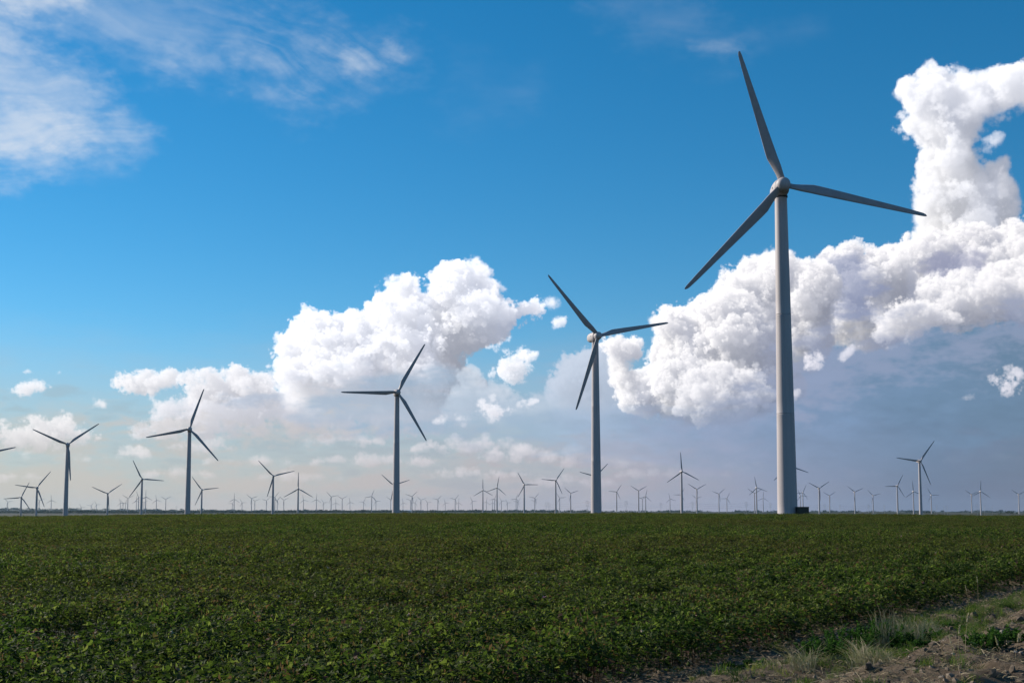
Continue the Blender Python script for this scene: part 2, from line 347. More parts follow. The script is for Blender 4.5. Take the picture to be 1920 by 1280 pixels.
    S.cumulus([(6.12, 6.40), (6.80, 7.55), (7.05, 8.21), (6.71, 8.86), (7.14, 9.44), (8.31, 9.61), (9.62, 10.07), (10.96, 9.78), (11.91, 8.78), (12.83, 6.71), (13.27, 5.46), (12.07, 4.83), (10.86, 4.46), (8.43, 3.90), (6.96, 4.16), (5.98, 4.67), (5.11, 5.27), (4.75, 6.09), (5.25, 6.16)], 60, 11, 20., W, SH, cut=-2, base=(2.6, 5.4), **bt)
    S.cumulus([(3.96, 7.83), (4.39, 8.10), (5.14, 8.34), (5.94, 7.98), (6.03, 7.39), (5.65, 6.70), (5.99, 6.08), (5.73, 5.16), (4.99, 5.47), (4.60, 6.17), (4.51, 6.96)], 26, 6, 91., W, SH, cut=-1, **bt)
    S.cumulus([(7.72, 5.93), (8.46, 6.66), (9.93, 6.88), (11.38, 6.36), (12.08, 5.37), (10.86, 4.51), (8.67, 4.05), (7.70, 4.70)], 34, 8, 96., W * .90, SH, cut=0, base=(2.4, 4.4), **bt)
    S.veil(vc, soft_poly([(5.48, 3.98), (8.43, 4.20), (11.35, 4.77), (13.28, 5.83), (15.66, 6.73), (19.34, 7.53), (23.06, 7.71), (28.57, 7.56), (28.33, 2.42), (13.21, 2.68), (6.45, 2.86)], .8, .4, n1) * .62)
    S.veil(lin3(152, 162, 190), soft_poly([(11.85, 5.62), (13.31, 7.16), (14.75, 7.91), (18.00, 8.25), (20.26, 8.52), (23.10, 8.72), (28.61, 8.55), (28.51, 6.36), (22.39, 6.81), (17.95, 6.41), (14.69, 5.55), (12.78, 4.38)], .95, .55, n3) * .62)
    S.veil(lin3(150, 162, 190), soft_poly([(5.23, 4.72), (7.45, 4.40), (9.65, 4.55), (11.84, 5.49), (13.25, 4.37), (8.90, 3.08), (5.47, 3.48)], .7, .45, n3) * .5)
    for pts, R, o, b in (([(14.61, 6.85), (15.08, 7.18), (15.68, 7.56), (16.09, 7.52), (15.67, 7.11), (15.19, 6.79)], 6, 51., .8), ([(13.42, 6.55), (13.55, 7.15), (14.03, 7.26), (14.37, 6.96), (14.13, 6.53)], 10, 52., .9), ([(21.52, 5.69), (21.84, 5.98), (22.40, 6.11), (22.61, 5.85), (22.46, 5.21), (21.90, 5.28)], 18, 53., .66),
                         ([(20.14, 4.97), (20.41, 5.14), (20.72, 5.18), (20.76, 4.95)], 6, 54., .5), ([(12.89, 5.06), (12.89, 5.45), (13.18, 5.51), (13.32, 5.24), (13.12, 5.05)], 8, 55., .7), ([(14.85, 11.79), (15.08, 11.54), (16.72, 11.54)], 3, 56., .6)):
        S.cumulus(pts, R, R * .48, o, SUNC * np.array([b, b * .95, b * .95]), SHADE * 1.2, sig=.10, soft=7)
    S.veil(hc, np.interp(S.ax, [-31, 2, 8, 31], [0, .25, .80, .85])[:, None] * np.exp(-(up / 2.5) ** 1.7))
    # pinkish layers low over the horizon
    ph = np.interp(S.ax, [-31, -10, 0, 10, 16, 24, 31], [.0, .14, .30, .30, .20, .26, .2])[:, None]
    tt = smooth(-.5, 1.4, n2 * .7 + n1 * .5)
    S.veil(hc * np.array([1.10, 1.02, 1.0], np.float32), smooth(3.9, 2.6, EL + .35 * n1 + .2 * n3) * ph * (.35 + .9 * tt))
    S.veil(hc * np.array([.86, .92, 1.0], np.float32), smooth(2.2, .4, EL + .2 * n1) * .22)
    # fade out at the rim of the patch
    rim = smooth(-31, -28.2, AZ) * smooth(31, 28.2, AZ) * smooth(27, 24.8, EL)
    S.rgb *= rim[..., None]
    S.a *= rim
    return S


def build_far_sky():
    # the rest of the sky round about: same low air, scattered heaps of the same kind
    S = Sky(-180, 180, -6, 66, 0.25)
    AZ, EL = np.meshgrid(S.ax, S.ez, indexing='ij')
    n1 = fractal(S.nx, S.nz, 1.9, 60, 16, 0, 21)
    n2 = fractal(S.nx, S.nz, 1.6, 26, 8, 0, 22)
    hc = np.repeat(horizon_colour(S.ax)[:, None, :], S.nz, 1)
    up = np.clip(EL, 0, 90)
    S.veil(hc, .78 * np.exp(-(up / 3.0) ** 1.5))
    S.veil(hc * np.array([1.12, 1.06, 1.03], np.float32), smooth(1.2, -1.2, EL - 5 + n1) * smooth(-.6, 1.4, n2 + .5 * n1) * .5)
    S.veil(lin3(226, 232, 240), smooth(.6, 2.4, n1 + .6 * n2) * smooth(16, 26, EL) * smooth(62, 50, EL) * .45)
    r = np.random.default_rng(4)
    hz = (np.exp(-(up / 4.6) ** 1.4) * .7).astype(np.float32)
    for i in range(26):
        a0 = r.uniform(-172, 172)
        if abs(a0) < 40:
            continue
        w, h, b = r.uniform(7, 20), r.uniform(3, 10), r.uniform(3, 5)
        p = [(a0 - w, b)]
        for t in np.linspace(-1, 1, 11):
            p.append((a0 + w * t * .95, b + h * (1 - t * t) ** .7 * r.uniform(.55, 1.1)))
        p.append((a0 + w, b))
        S.cumulus(p, 22, 6, 3. + i * 1.37, SUNC, SHADE * 1.15, sig=.6, soft=4, haze=hz, hazec=hc)
    S.a[:4] *= np.linspace(0, 1, 4)[:, None] * 0 + 1
    f = smooth(66, 58, EL) * smooth(-6, -3, EL)
    S.rgb *= f[..., None]
    S.a *= f
    return S


def sky_image(S, name):
    img = bpy.data.images.new(name, S.nx, S.nz, alpha=True, float_buffer=True)
    img.colorspace_settings.name = 'Non-Color'
    img.alpha_mode = 'CHANNEL_PACKED'
    px = np.empty((S.nz, S.nx, 4), np.float32)
    px[..., :3] = S.rgb.transpose(1, 0, 2)
    px[..., 3] = S.a.T
    img.pixels.foreach_set(px.ravel())
    img.update()
    img.pack()
    return img


world = bpy.data.worlds.new('World')
SC.world = world
world.use_nodes = True


def build_world():
    nt = world.node_tree
    N, L = nt.nodes, nt.links.new
    bg = N['Background']
    STR = 0.075
    bg.inputs[1].default_value = STR
    sk = N.new('ShaderNodeTexSky')
    sk.sky_type = 'NISHITA'
    sk.sun_disc = False
    sk.sun_elevation = SUN_EL
    sk.sun_rotation = SUN_AZ
    sk.air_density, sk.dust_density, sk.ozone_density = 1.0, 0.0, 6.0
    hs = N.new('ShaderNodeHueSaturation')
    hs.inputs['Saturation'].default_value = 1.24
    hs.inputs['Value'].default_value = 1.11
    L(sk.outputs[0], hs.inputs['Color'])
    hs.inputs['Hue'].default_value = .489
    tc = N.new('ShaderNodeTexCoord')
    sp = N.new('ShaderNodeSeparateXYZ')
    L(tc.outputs['Generated'], sp.inputs[0])

    def m(op, a, b=None):
        n = N.new('ShaderNodeMath')
        n.operation = op
        for i, v in enumerate((a, b)):
            if v is None:
                continue
            if isinstance(v, (int, float)):
                n.inputs[i].default_value = v
            else:
                L(v, n.inputs[i])
        return n.outputs[0]
    az = m('MULTIPLY', m('ARCTAN2', sp.outputs[0], sp.outputs[1]), 180 / math.pi)
    el = m('MULTIPLY', m('ARCSINE', sp.outputs[2]), 180 / math.pi)
    col = hs.outputs[0]

    def layer(S, name, ext, col):
        u = m('DIVIDE', m('SUBTRACT', az, float(S.ax[0] - S.step / 2)), S.step * S.nx)
        v = m('DIVIDE', m('SUBTRACT', el, float(S.ez[0] - S.step / 2)), S.step * S.nz)
        cb = N.new('ShaderNodeCombineXYZ')
        L(u, cb.inputs[0])
        L(v, cb.inputs[1])
        t = N.new('ShaderNodeTexImage')
        t.image = sky_image(S, name)
        t.extension = ext
        t.interpolation = 'Linear'
        L(cb.outputs[0], t.inputs[0])
        keep = N.new('ShaderNodeVectorMath')
        keep.operation = 'SCALE'
        L(col, keep.inputs[0])
        L(m('SUBTRACT', 1.0, t.outputs['Alpha']), keep.inputs['Scale'])
        up = N.new('ShaderNodeVectorMath')
        up.operation = 'SCALE'
        up.inputs['Scale'].default_value = 10.0      # the cloud radiances stand for a sky of strength 0.1
        L(t.outputs['Color'], up.inputs[0])
        ad = N.new('ShaderNodeVectorMath')
        ad.operation = 'ADD'
        L(keep.outputs[0], ad.inputs[0])
        L(up.outputs[0], ad.inputs[1])
        return ad.outputs[0], t.outputs['Alpha']
    front = build_front_sky()
    far = build_far_sky()
    # the far layer gives way where the front patch stands
    AZ, EL = np.meshgrid(far.ax, far.ez, indexing='ij')
    k = 1 - smooth(-31, -28.2, AZ) * smooth(31, 28.2, AZ) * smooth(27, 24.8, EL) * smooth(-6, -1.5, EL)
    far.rgb *= k[..., None]
    far.a *= k
    col, _ = layer(far, 'far_clouds', 'CLIP', col)
    col, _ = layer(front, 'near_clouds', 'CLIP', col)
    L(col, bg.inputs[0])


build_world()

# ------------------------------------------------------------------ helpers
def smooth1(a, b, x):
    t = min(max((x - a) / (b - a), 0), 1)
    return t * t * (3 - 2 * t)


def tag(o, label=None, cat=None, group=None, kind=None):
    if label:
        o['label'] = label
    if cat:
        o['category'] = cat
    if group:
        o['group'] = group
    if kind:
        o['kind'] = kind
    return o


def link(name, me, parent=None):
    o = bpy.data.objects.new(name, me)
    COL.objects.link(o)
    if parent is not None:
        o.parent = parent
    return o


def empty(name, loc, rz=0.0):
    o = bpy.data.objects.new(name, None)
    COL.objects.link(o)
    o.location = loc
    o.rotation_euler = (0, 0, rz)
    o.empty_display_size = 0.5
    return o


def mesh(name, verts, faces, mats=(), smooth_shade=True, tone=None):
    me = bpy.data.meshes.new(name)
    me.from_pydata([tuple(v) for v in verts], [], faces)
    for m in mats:
        me.materials.append(m)
    if smooth_shade:
        me.polygons.foreach_set('use_smooth', [True] * len(me.polygons))
    if tone is not None:
        at = me.attributes.new('tone', 'FLOAT', 'POINT')
        at.data.foreach_set('value', np.asarray(tone, np.float32))
    me.update()
    return me


def lathe(profile, n=32, axis='z', cap=True):
    # profile: (radius, height) pairs from bottom to top
    v, f = [], []
    for r, h in profile:
        for i in range(n):
            a = 2 * math.pi * i / n
            c, s = r * math.cos(a), r * math.sin(a)
            v.append((c, s, h) if axis == 'z' else (c, h, s))
    for k in range(len(profile) - 1):
        for i in range(n):
            j = (i + 1) % n
            q = (k * n + i, k * n + j, (k + 1) * n + j, (k + 1) * n + i)
            f.append(q if axis == 'z' else q[::-1])
    if cap:
        b = tuple(range(n))
        t = tuple(range((len(profile) - 1) * n, len(profile) * n))
        f.append(b[::-1] if axis == 'z' else b)
        f.append(t if axis == 'z' else t[::-1])
    return v, f


def box(x0, x1, y0, y1, z0, z1, bevel=0.0):
    bm = bmesh.new()
    bmesh.ops.create_cube(bm, size=1)
    for v in bm.verts:
        v.co = ((x0 + x1) / 2 + v.co.x * (x1 - x0), (y0 + y1) / 2 + v.co.y * (y1 - y0), (z0 + z1) / 2 + v.co.z * (z1 - z0))
    if bevel:
        bmesh.ops.bevel(bm, geom=bm.edges[:], offset=bevel, segments=2, affect='EDGES')
    v = [tuple(p.co) for p in bm.verts]
    bm.verts.index_update()
    f = [tuple(p.index for p in q.verts) for q in bm.faces]
    bm.free()
    return v, f


def join(*parts):
    v, f = [], []
    for a, b in parts:
        k = len(v)
        v += list(a)
        f += [tuple(i + k for i in q) for q in b]
    return v, f


class Mat:
    def __init__(self, name):
        self.m = bpy.data.materials.new(name)
        self.m.use_nodes = True
        self.t = self.m.node_tree
        self.N, self.L = self.t.nodes, self.t.links.new
        self.b = self.N['Principled BSDF']

    def node(self, kind, **kw):
        n = self.N.new(kind)
        for k, v in kw.items():
            setattr(n, k, v)
        return n

    def noise(self, scale, detail=4, rough=.55, vec=None, dist=0.0):
        n = self.node('ShaderNodeTexNoise')
        n.inputs['Scale'].default_value = scale
        n.inputs['Detail'].default_value = detail
        n.inputs['Roughness'].default_value = rough
        n.inputs['Distortion'].default_value = dist
        if vec is not None:
            self.L(vec, n.inputs['Vector'])
        return n.outputs['Fac']

    def ramp(self, fac, stops):
        n = self.node('ShaderNodeValToRGB')
        e = n.color_ramp.elements
        while len(e) < len(stops):
            e.new(0.5)
        for el, (p, c) in zip(e, stops):
            el.position = p
            el.color = (*c, 1)
        self.L(fac, n.inputs[0])
        return n.outputs[0]

    def mix(self, fac, a, b, blend='MIX'):
        n = self.node('ShaderNodeMix', data_type='RGBA', blend_type=blend)
        for s, v in ((0, fac), (6, a), (7, b)):
            if isinstance(v, (int, float)):
                n.inputs[s].default_value = v
            elif isinstance(v, tuple):
                n.inputs[s].default_value = (*v, 1)
            else:
                self.L(v, n.inputs[s])
        return n.outputs[2]

    def math(self, op, a, b=0.0):
        n = self.node('ShaderNodeMath', operation=op)
        for i, v in enumerate((a, b)):
            if isinstance(v, (int, float)):
                n.inputs[i].default_value = v
            else:
                self.L(v, n.inputs[i])
        return n.outputs[0]

    def bump(self, h, strength, dist=0.02):
        n = self.node('ShaderNodeBump')
        n.inputs['Strength'].default_value = strength
        n.inputs['Distance'].default_value = dist
        self.L(h, n.inputs['Height'])
        self.L(n.outputs[0], self.b.inputs['Normal'])

    def set(self, **kw):
        for k, v in kw.items():
            i = self.b.inputs[k]
            if isinstance(v, (int, float)):
                i.default_value = v
            elif isinstance(v, tuple):
                i.default_value = (*v, 1)
            else:
                self.L(v, i)
        return self

    @property
    def pos(self):
        return self.node('ShaderNodeNewGeometry').outputs['Position']

    @property
    def obj(self):
        return self.node('ShaderNodeTexCoord').outputs['Object']


def plain(name, col, rough=.6, metal=0.0):
    return Mat(name).set(**{'Base Color': col, 'Roughness': rough, 'Metallic': metal}).m


# ------------------------------------------------------------------ terrain
TURBINES = [(-407.5, 929.2, -24.3, 23.7, 14.7, 75.0),
    (-371.0, 1023.7, -9.8, 16.9, 36.0, 68.0),
    (-229.0, 869.6, -7.4, 14.8, 72.0, 80.0),
    (-61.7, 655.2, -2.3, 13.3, 61.0, 106.0),
    (32.0, 468.0, 1.0, 17.9, 12.0, 148.0),
    (56.8, 254.0, 1.8, -2.7, 106.5, 271.0),
    (-739.4, 2250.6, -31.5, 18.2, 36.0, 31.0),
    (-524.5, 1742.9, -19.1, 16.7, -4.0, 40.0),
    (-567.2, 2250.0, -24.7, 16.1, 7.0, 31.0),
    (-334.4, 1721.1, -15.4, 14.0, 14.0, 40.5),
    (-391.0, 2249.8, -22.8, 12.9, 90.0, 31.0),
    (-216.2, 2249.3, -16.5, 8.5, 19.0, 31.0),
    (-897.4, 2251.2, -38.3, 21.7, 65.0, 31.0),
    (-690.7, 1788.8, -30.2, 13.1, 52.0, 39.0),
    (-78.6, 3320.1, -5.6, 11.3, 91.0, 21.0),
    (-39.5, 3242.4, -0.7, 10.7, 80.0, 21.5),
    (25.4, 2581.8, -7.8, 17.4, 0.0, 27.0),
    (88.4, 2488.9, -1.3, 11.9, 55.0, 28.0),
    (207.6, 4357.8, 2.3, 11.3, 19.0, 16.0),
    (143.9, 2111.6, -3.9, 11.1, 46.0, 33.0),
    (359.1, 4225.3, 5.5, 10.1, 55.0, 16.5),
    (398.3, 3873.1, 2.7, 9.1, 29.0, 18.0),
    (263.3, 1908.7, -2.6, 12.1, 94.0, 36.5),
    (683.0, 4980.4, 6.5, 7.2, 60.0, 14.0),
    (523.5, 3485.8, -0.3, 9.4, 29.0, 20.0),
    (781.0, 4648.3, 4.7, 10.4, 40.0, 15.0),
    (644.2, 3242.4, -0.7, 10.7, -19.0, 21.5),
    (858.4, 4357.8, 2.3, 6.8, 27.0, 16.0),
    (391.5, 1741.3, -0.5, 7.3, -18.0, 40.0),
    (1209.6, 5164.0, 5.2, 6.8, -5.0, 12.0),
    (1029.6, 4357.5, 4.9, 6.7, 65.0, 16.0),
    (740.4, 2966.8, -7.6, 8.0, 33.0, 23.5),
    (1255.8, 4868.8, 1.1, 5.5, 32.0, 13.5),
    (1078.5, 3873.5, -1.0, 6.4, 23.0, 18.0),
    (1363.5, 4649.0, -1.9, 5.6, 15.0, 15.0),
    (890.9, 2845.3, -4.5, 6.6, 62.0, 24.5),
    (1166.0, 3575.7, -4.8, 3.9, 95.0, 19.5),
    (481.5, 1451.0, -5.6, 7.6, 52.7, 48.0),
    (1532.1, 4498.9, -1.9, 6.2, 0.0, 15.5),
    (1735.2, 4648.6, 1.9, 4.5, 25.0, 15.0),
    (1294.7, 3401.4, -7.8, 4.1, 87.0, 20.5),
    (1793.9, 4358.2, -1.8, 2.6, 27.0, 16.0),
    (-3053.0, 7457.0, -0.3, 22.3, 13.0, 9.0),
    (-2570.4, 6694.8, -0.1, 21.0, 17.0, 10.0),
    (-2467.6, 6595.0, 0.9, 20.5, 94.0, 10.0),
    (-3019.6, 8639.1, -29.3, 19.3, -2.0, 6.5),
    (-2951.2, 8637.9, -16.3, 18.9, 52.0, 8.5),
    (-2910.0, 8626.1, -9.3, 18.6, 0.0, 9.0),
    (-2540.2, 7990.2, -1.1, 17.6, 105.0, 8.5),
    (-2671.7, 8462.0, -0.9, 17.5, 10.0, 8.0),
    (-2584.1, 8236.0, 0.9, 17.4, 70.0, 8.0),
    (-1749.8, 5609.1, -0.5, 17.3, 28.0, 12.0),
    (-2185.6, 7166.9, 2.4, 17.0, 90.0, 9.0),
    (-1650.6, 5441.9, 1.5, 16.9, 111.0, 12.0),
    (-2320.7, 7765.2, -2.9, 16.6, 30.0, 9.0),
    (-1529.2, 5140.5, 0.0, 16.6, 90.0, 13.0),
    (-1941.7, 6723.9, 3.1, 16.1, -20.0, 9.5),
    (-1791.1, 6370.2, 3.2, 15.7, 30.0, 10.0),
    (-1937.7, 8533.5, -1.4, 12.8, 60.0, 8.0),
    (-1362.2, 6038.3, 0.4, 12.7, 88.0, 11.0),
    (-1751.1, 7990.3, -1.1, 12.4, 0.0, 8.5),
    (-1246.1, 5890.9, 2.1, 11.9, 21.0, 11.0),
    (-1550.2, 7424.8, 3.9, 11.8, 24.0, 8.5),
    (-1493.1, 7484.8, 7.7, 11.3, 40.0, 8.0),
    (-1042.8, 5414.0, 1.9, 10.9, 52.0, 12.0),
    (-1330.7, 6981.3, 4.2, 10.8, 48.0, 9.0),
    (-1245.8, 6723.9, 3.1, 10.5, 22.0, 9.5),
    (-1164.7, 6879.5, 5.3, 9.6, -18.0, 9.0),
    (-1020.1, 6421.1, 2.7, 9.0, 86.0, 10.0),
    (-1259.2, 8236.1, 0.9, 8.7, 5.0, 8.0),
    (-802.8, 5465.4, 4.2, 8.4, 12.0, 11.5),
    (-1217.3, 8506.1, 3.1, 8.1, 90.0, 7.5),
    (-861.7, 6248.3, 4.6, 7.9, 27.0, 10.0),
    (-1056.0, 8027.3, 2.7, 7.5, -20.0, 8.0),
    (-953.1, 7909.4, 3.7, 6.9, 60.0, 8.0),
    (-599.8, 5263.2, 3.9, 6.5, 70.0, 12.0),
    (-845.4, 7653.3, 6.1, 6.3, 0.0, 8.0),
    (-707.5, 7178.7, 10.9, 5.6, 30.0, 8.0),
    (-728.7, 8236.1, 0.9, 10.1, 100.0, 8.0),
    (-591.5, 7183.6, 6.3, 9.7, 40.0, 8.5),
    (-419.0, 5156.9, 2.4, 9.6, 42.0, 12.5),
    (-679.5, 8636.0, 4.2, 9.5, 63.0, 7.0),
    (-510.8, 6908.1, 5.0, 9.2, 20.0, 9.0),
    (-592.0, 8636.0, 4.2, 8.9, 10.0, 7.0),
    (-407.9, 6768.3, 6.4, 8.4, 47.0, 9.0),
    (-467.8, 8636.0, 4.2, 8.1, -10.0, 7.0),
    (-308.3, 6675.4, 7.4, 7.6, 48.0, 9.0),
    (-368.7, 8506.2, 3.1, 7.5, 85.0, 7.5),
    (-247.1, 7653.3, 6.1, 9.8, -3.0, 8.0),
    (-170.3, 8168.7, 6.0, 9.2, 80.0, 7.5),
    (-137.0, 8636.0, 4.2, 8.9, 90.0, 6.5),
    (-93.6, 6636.7, 7.9, 8.8, 70.0, 9.0),
    (-65.2, 7584.5, 6.7, 8.5, 0.0, 8.0),
    (-32.2, 8636.0, 4.2, 8.2, 0.0, 7.0),
    (21.8, 6586.1, 8.4, 7.8, 68.0, 9.0),
    (36.2, 7909.4, 3.7, 7.7, 50.0, 8.0),
    (109.4, 5920.7, 5.0, 6.9, 48.0, 10.5),
    (157.7, 8490.2, 14.0, 6.9, 45.0, 6.5),
    (224.0, 5784.6, 3.3, 7.8, 5.0, 11.0),
    (706.7, 6675.4, 7.4, 6.0, 30.0, 9.0),
    (538.5, 4962.4, -0.2, 5.8, 77.0, 13.5),
    (807.9, 6296.3, 4.1, 4.7, -17.0, 10.0),
    (925.5, 6178.4, 5.4, 3.5, 20.0, 10.0),
    (1027.8, 5891.0, 2.1, 5.1, 62.0, 11.0),
    (1179.7, 5784.7, 3.3, 3.5, 85.0, 11.0)]
_tb = np.array(TURBINES)


def field_height(x, y):
    c = x / 104.0
    crest = EYE - .98 - np.where(x < 0, .70, .50) * np.minimum(c * c, 4)
    t = np.clip(y, 0, 250) / 250
    return crest * np.sin(math.pi / 2 * t)


def far_height(x, y):
    d2 = (x[..., None] - _tb[:, 0]) ** 2 + (y[..., None] - _tb[:, 1]) ** 2 + 25.
    w = d2 ** -1.6
    z = (w * _tb[:, 2]).sum(-1) / w.sum(-1)
    R = np.hypot(x, y)
    az = np.degrees(np.arctan2(x, y))
    hill = np.interp(az, [-180, -60, -24, -12, -4, 4, 15, 30, 120, 180], [20, 26, 33, 19, 14, 11, 11, 11, 18, 20])
    wob = 3.0 * np.sin(az * 1.9 + 1) + 1.8 * np.sin(az * 5.3) + 1.0 * np.sin(az * 13.7 + R * .002) + .6 * np.sin(az * 31.)
    k = np.clip((R - 8300) / 1700, 0, 1)
    k = k * k * (3 - 2 * k)
    return z * (1 - k) + (hill + wob * .55) * k


def height(x, y):
    x, y = np.asarray(x, float), np.asarray(y, float)
    w = np.clip((y - 250) / 150, 0, 1)
    side = np.clip((np.abs(x) - 260) / 300, 0, 1)
    w = np.maximum(w, side)
    w = w * w * (3 - 2 * w)
    w = np.maximum(w, np.clip((-y - 200) / 300, 0, 1))
    f = field_height(x, y)
    return np.where(w <= 0, f, f * (1 - w) + far_height(x, y) * w)


EDGE = np.array([2.1, 17.9])
EU, EN = np.array([.568, .823]), np.array([.823, -.568])


def edge_q(x, y):
    return (x - EDGE[0]) * EN[0] + (y - EDGE[1]) * EN[1]


def build_ground():
    an = np.concatenate([np.arange(-33, 33, .3), np.arange(33, 327, 2.5)])
    rad = np.concatenate([np.arange(2, 60, 3.), np.geomspace(60, 250, 22), np.geomspace(262, 11500, 70)])
    A, R = np.meshgrid(np.radians(an), rad, indexing='ij')
    X, Y = R * np.sin(A), R * np.cos(A)
    Z = height(X, Y)
    na, nr = X.shape
    v = [(0, 0, 0)] + list(zip(X.ravel().tolist(), Y.ravel().tolist(), Z.ravel().tolist()))
    f = []
    for i in range(na):
        j = (i + 1) % na
        f.append((0, 1 + j * nr, 1 + i * nr))
        for k in range(nr - 1):
            f.append((1 + i * nr + k, 1 + j * nr + k, 1 + j * nr + k + 1, 1 + i * nr + k + 1))
    M = Mat('plain_earth')
    p = M.pos
    n1 = M.noise(.0016, 5, .6, p)
    n2 = M.noise(.02, 4, .6, p)
    n3 = M.noise(2.5, 5, .6, p)
    c = M.ramp(n1, [(.36, (.014, .026, .016)), (.50, (.022, .031, .018)), (.58, (.070, .058, .038)), (.63, (.020, .032, .017))])
    c = M.mix(M.math('MULTIPLY', n2, .5), c, (.040, .052, .022))
    c = M.mix(M.math('MULTIPLY', n3, .3), c, (.075, .055, .040))
    M.set(**{'Base Color': c, 'Roughness': .95, 'Specular IOR Level': .1})
    o = link('ground', mesh('ground', v, f, [M.m]))
    tag(o, 'dark farmland plain rising to low wooded hills on the horizon', kind='structure')


build_ground()


def add_haze():
    v, f = box(-13000, 13000, -13000, 13000, -60, 130)
    M = bpy.data.materials.new('thin_air')
    M.use_nodes = True
    nt = M.node_tree
    nt.nodes.remove(nt.nodes['Principled BSDF'])
    p = nt.nodes.new('ShaderNodeVolumePrincipled')
    p.inputs['Color'].default_value = (.48, .72, 1.0, 1)
    p.inputs['Density'].default_value = 1.4e-5
    p.inputs['Anisotropy'].default_value = .2
    nt.links.new(p.outputs[0], nt.nodes['Material Output'].inputs['Volume'])
    o = link('haze', mesh('haze', v, f, [M], False))
    tag(o, 'thin summer haze over the plain', kind='stuff')


add_haze()

# ------------------------------------------------------------------ wind turbines
PAINT = Mat('turbine_paint')
_o = PAINT.obj
_st = PAINT.node('ShaderNodeMapping')
_st.inputs['Scale'].default_value = (1.6, 1.6, .05)
PAINT.L(_o, _st.inputs[0])
_n = PAINT.noise(1.0, 5, .6, _st.outputs[0])
_n2 = PAINT.noise(.25, 3, .5, _o)
_c = PAINT.ramp(_n, [(.30, (.365, .328, .335)), (.55, (.43, .388, .395)), (.8, (.445, .405, .412))])
_c = PAINT.mix(PAINT.math('MULTIPLY', _n2, .18), _c, (.325, .295, .30))
PAINT.set(**{'Base Color': _c, 'Roughness': .55, 'Specular IOR Level': .25})
PAINT = PAINT.m
BLADE_PAINT = Mat('blade_paint')
_c = BLADE_PAINT.ramp(BLADE_PAINT.noise(.6, 4, .6, BLADE_PAINT.obj), [(.35, (.30, .272, .278)), (.65, (.36, .328, .335))])
BLADE_PAINT.set(**{'Base Color': _c, 'Roughness': .5, 'Specular IOR Level': .25})
BLADE_PAINT = BLADE_PAINT.m
DARK = plain('dark_rubber', (.03, .03, .032), .7)
STEEL = plain('galvanised_steel', (.30, .31, .32), .5, .4)


def tower_radius(h):
    return 2.06 - .80 * h / 67.3


SEAMS = (0.25, 21.2, 42.0, 67.3)


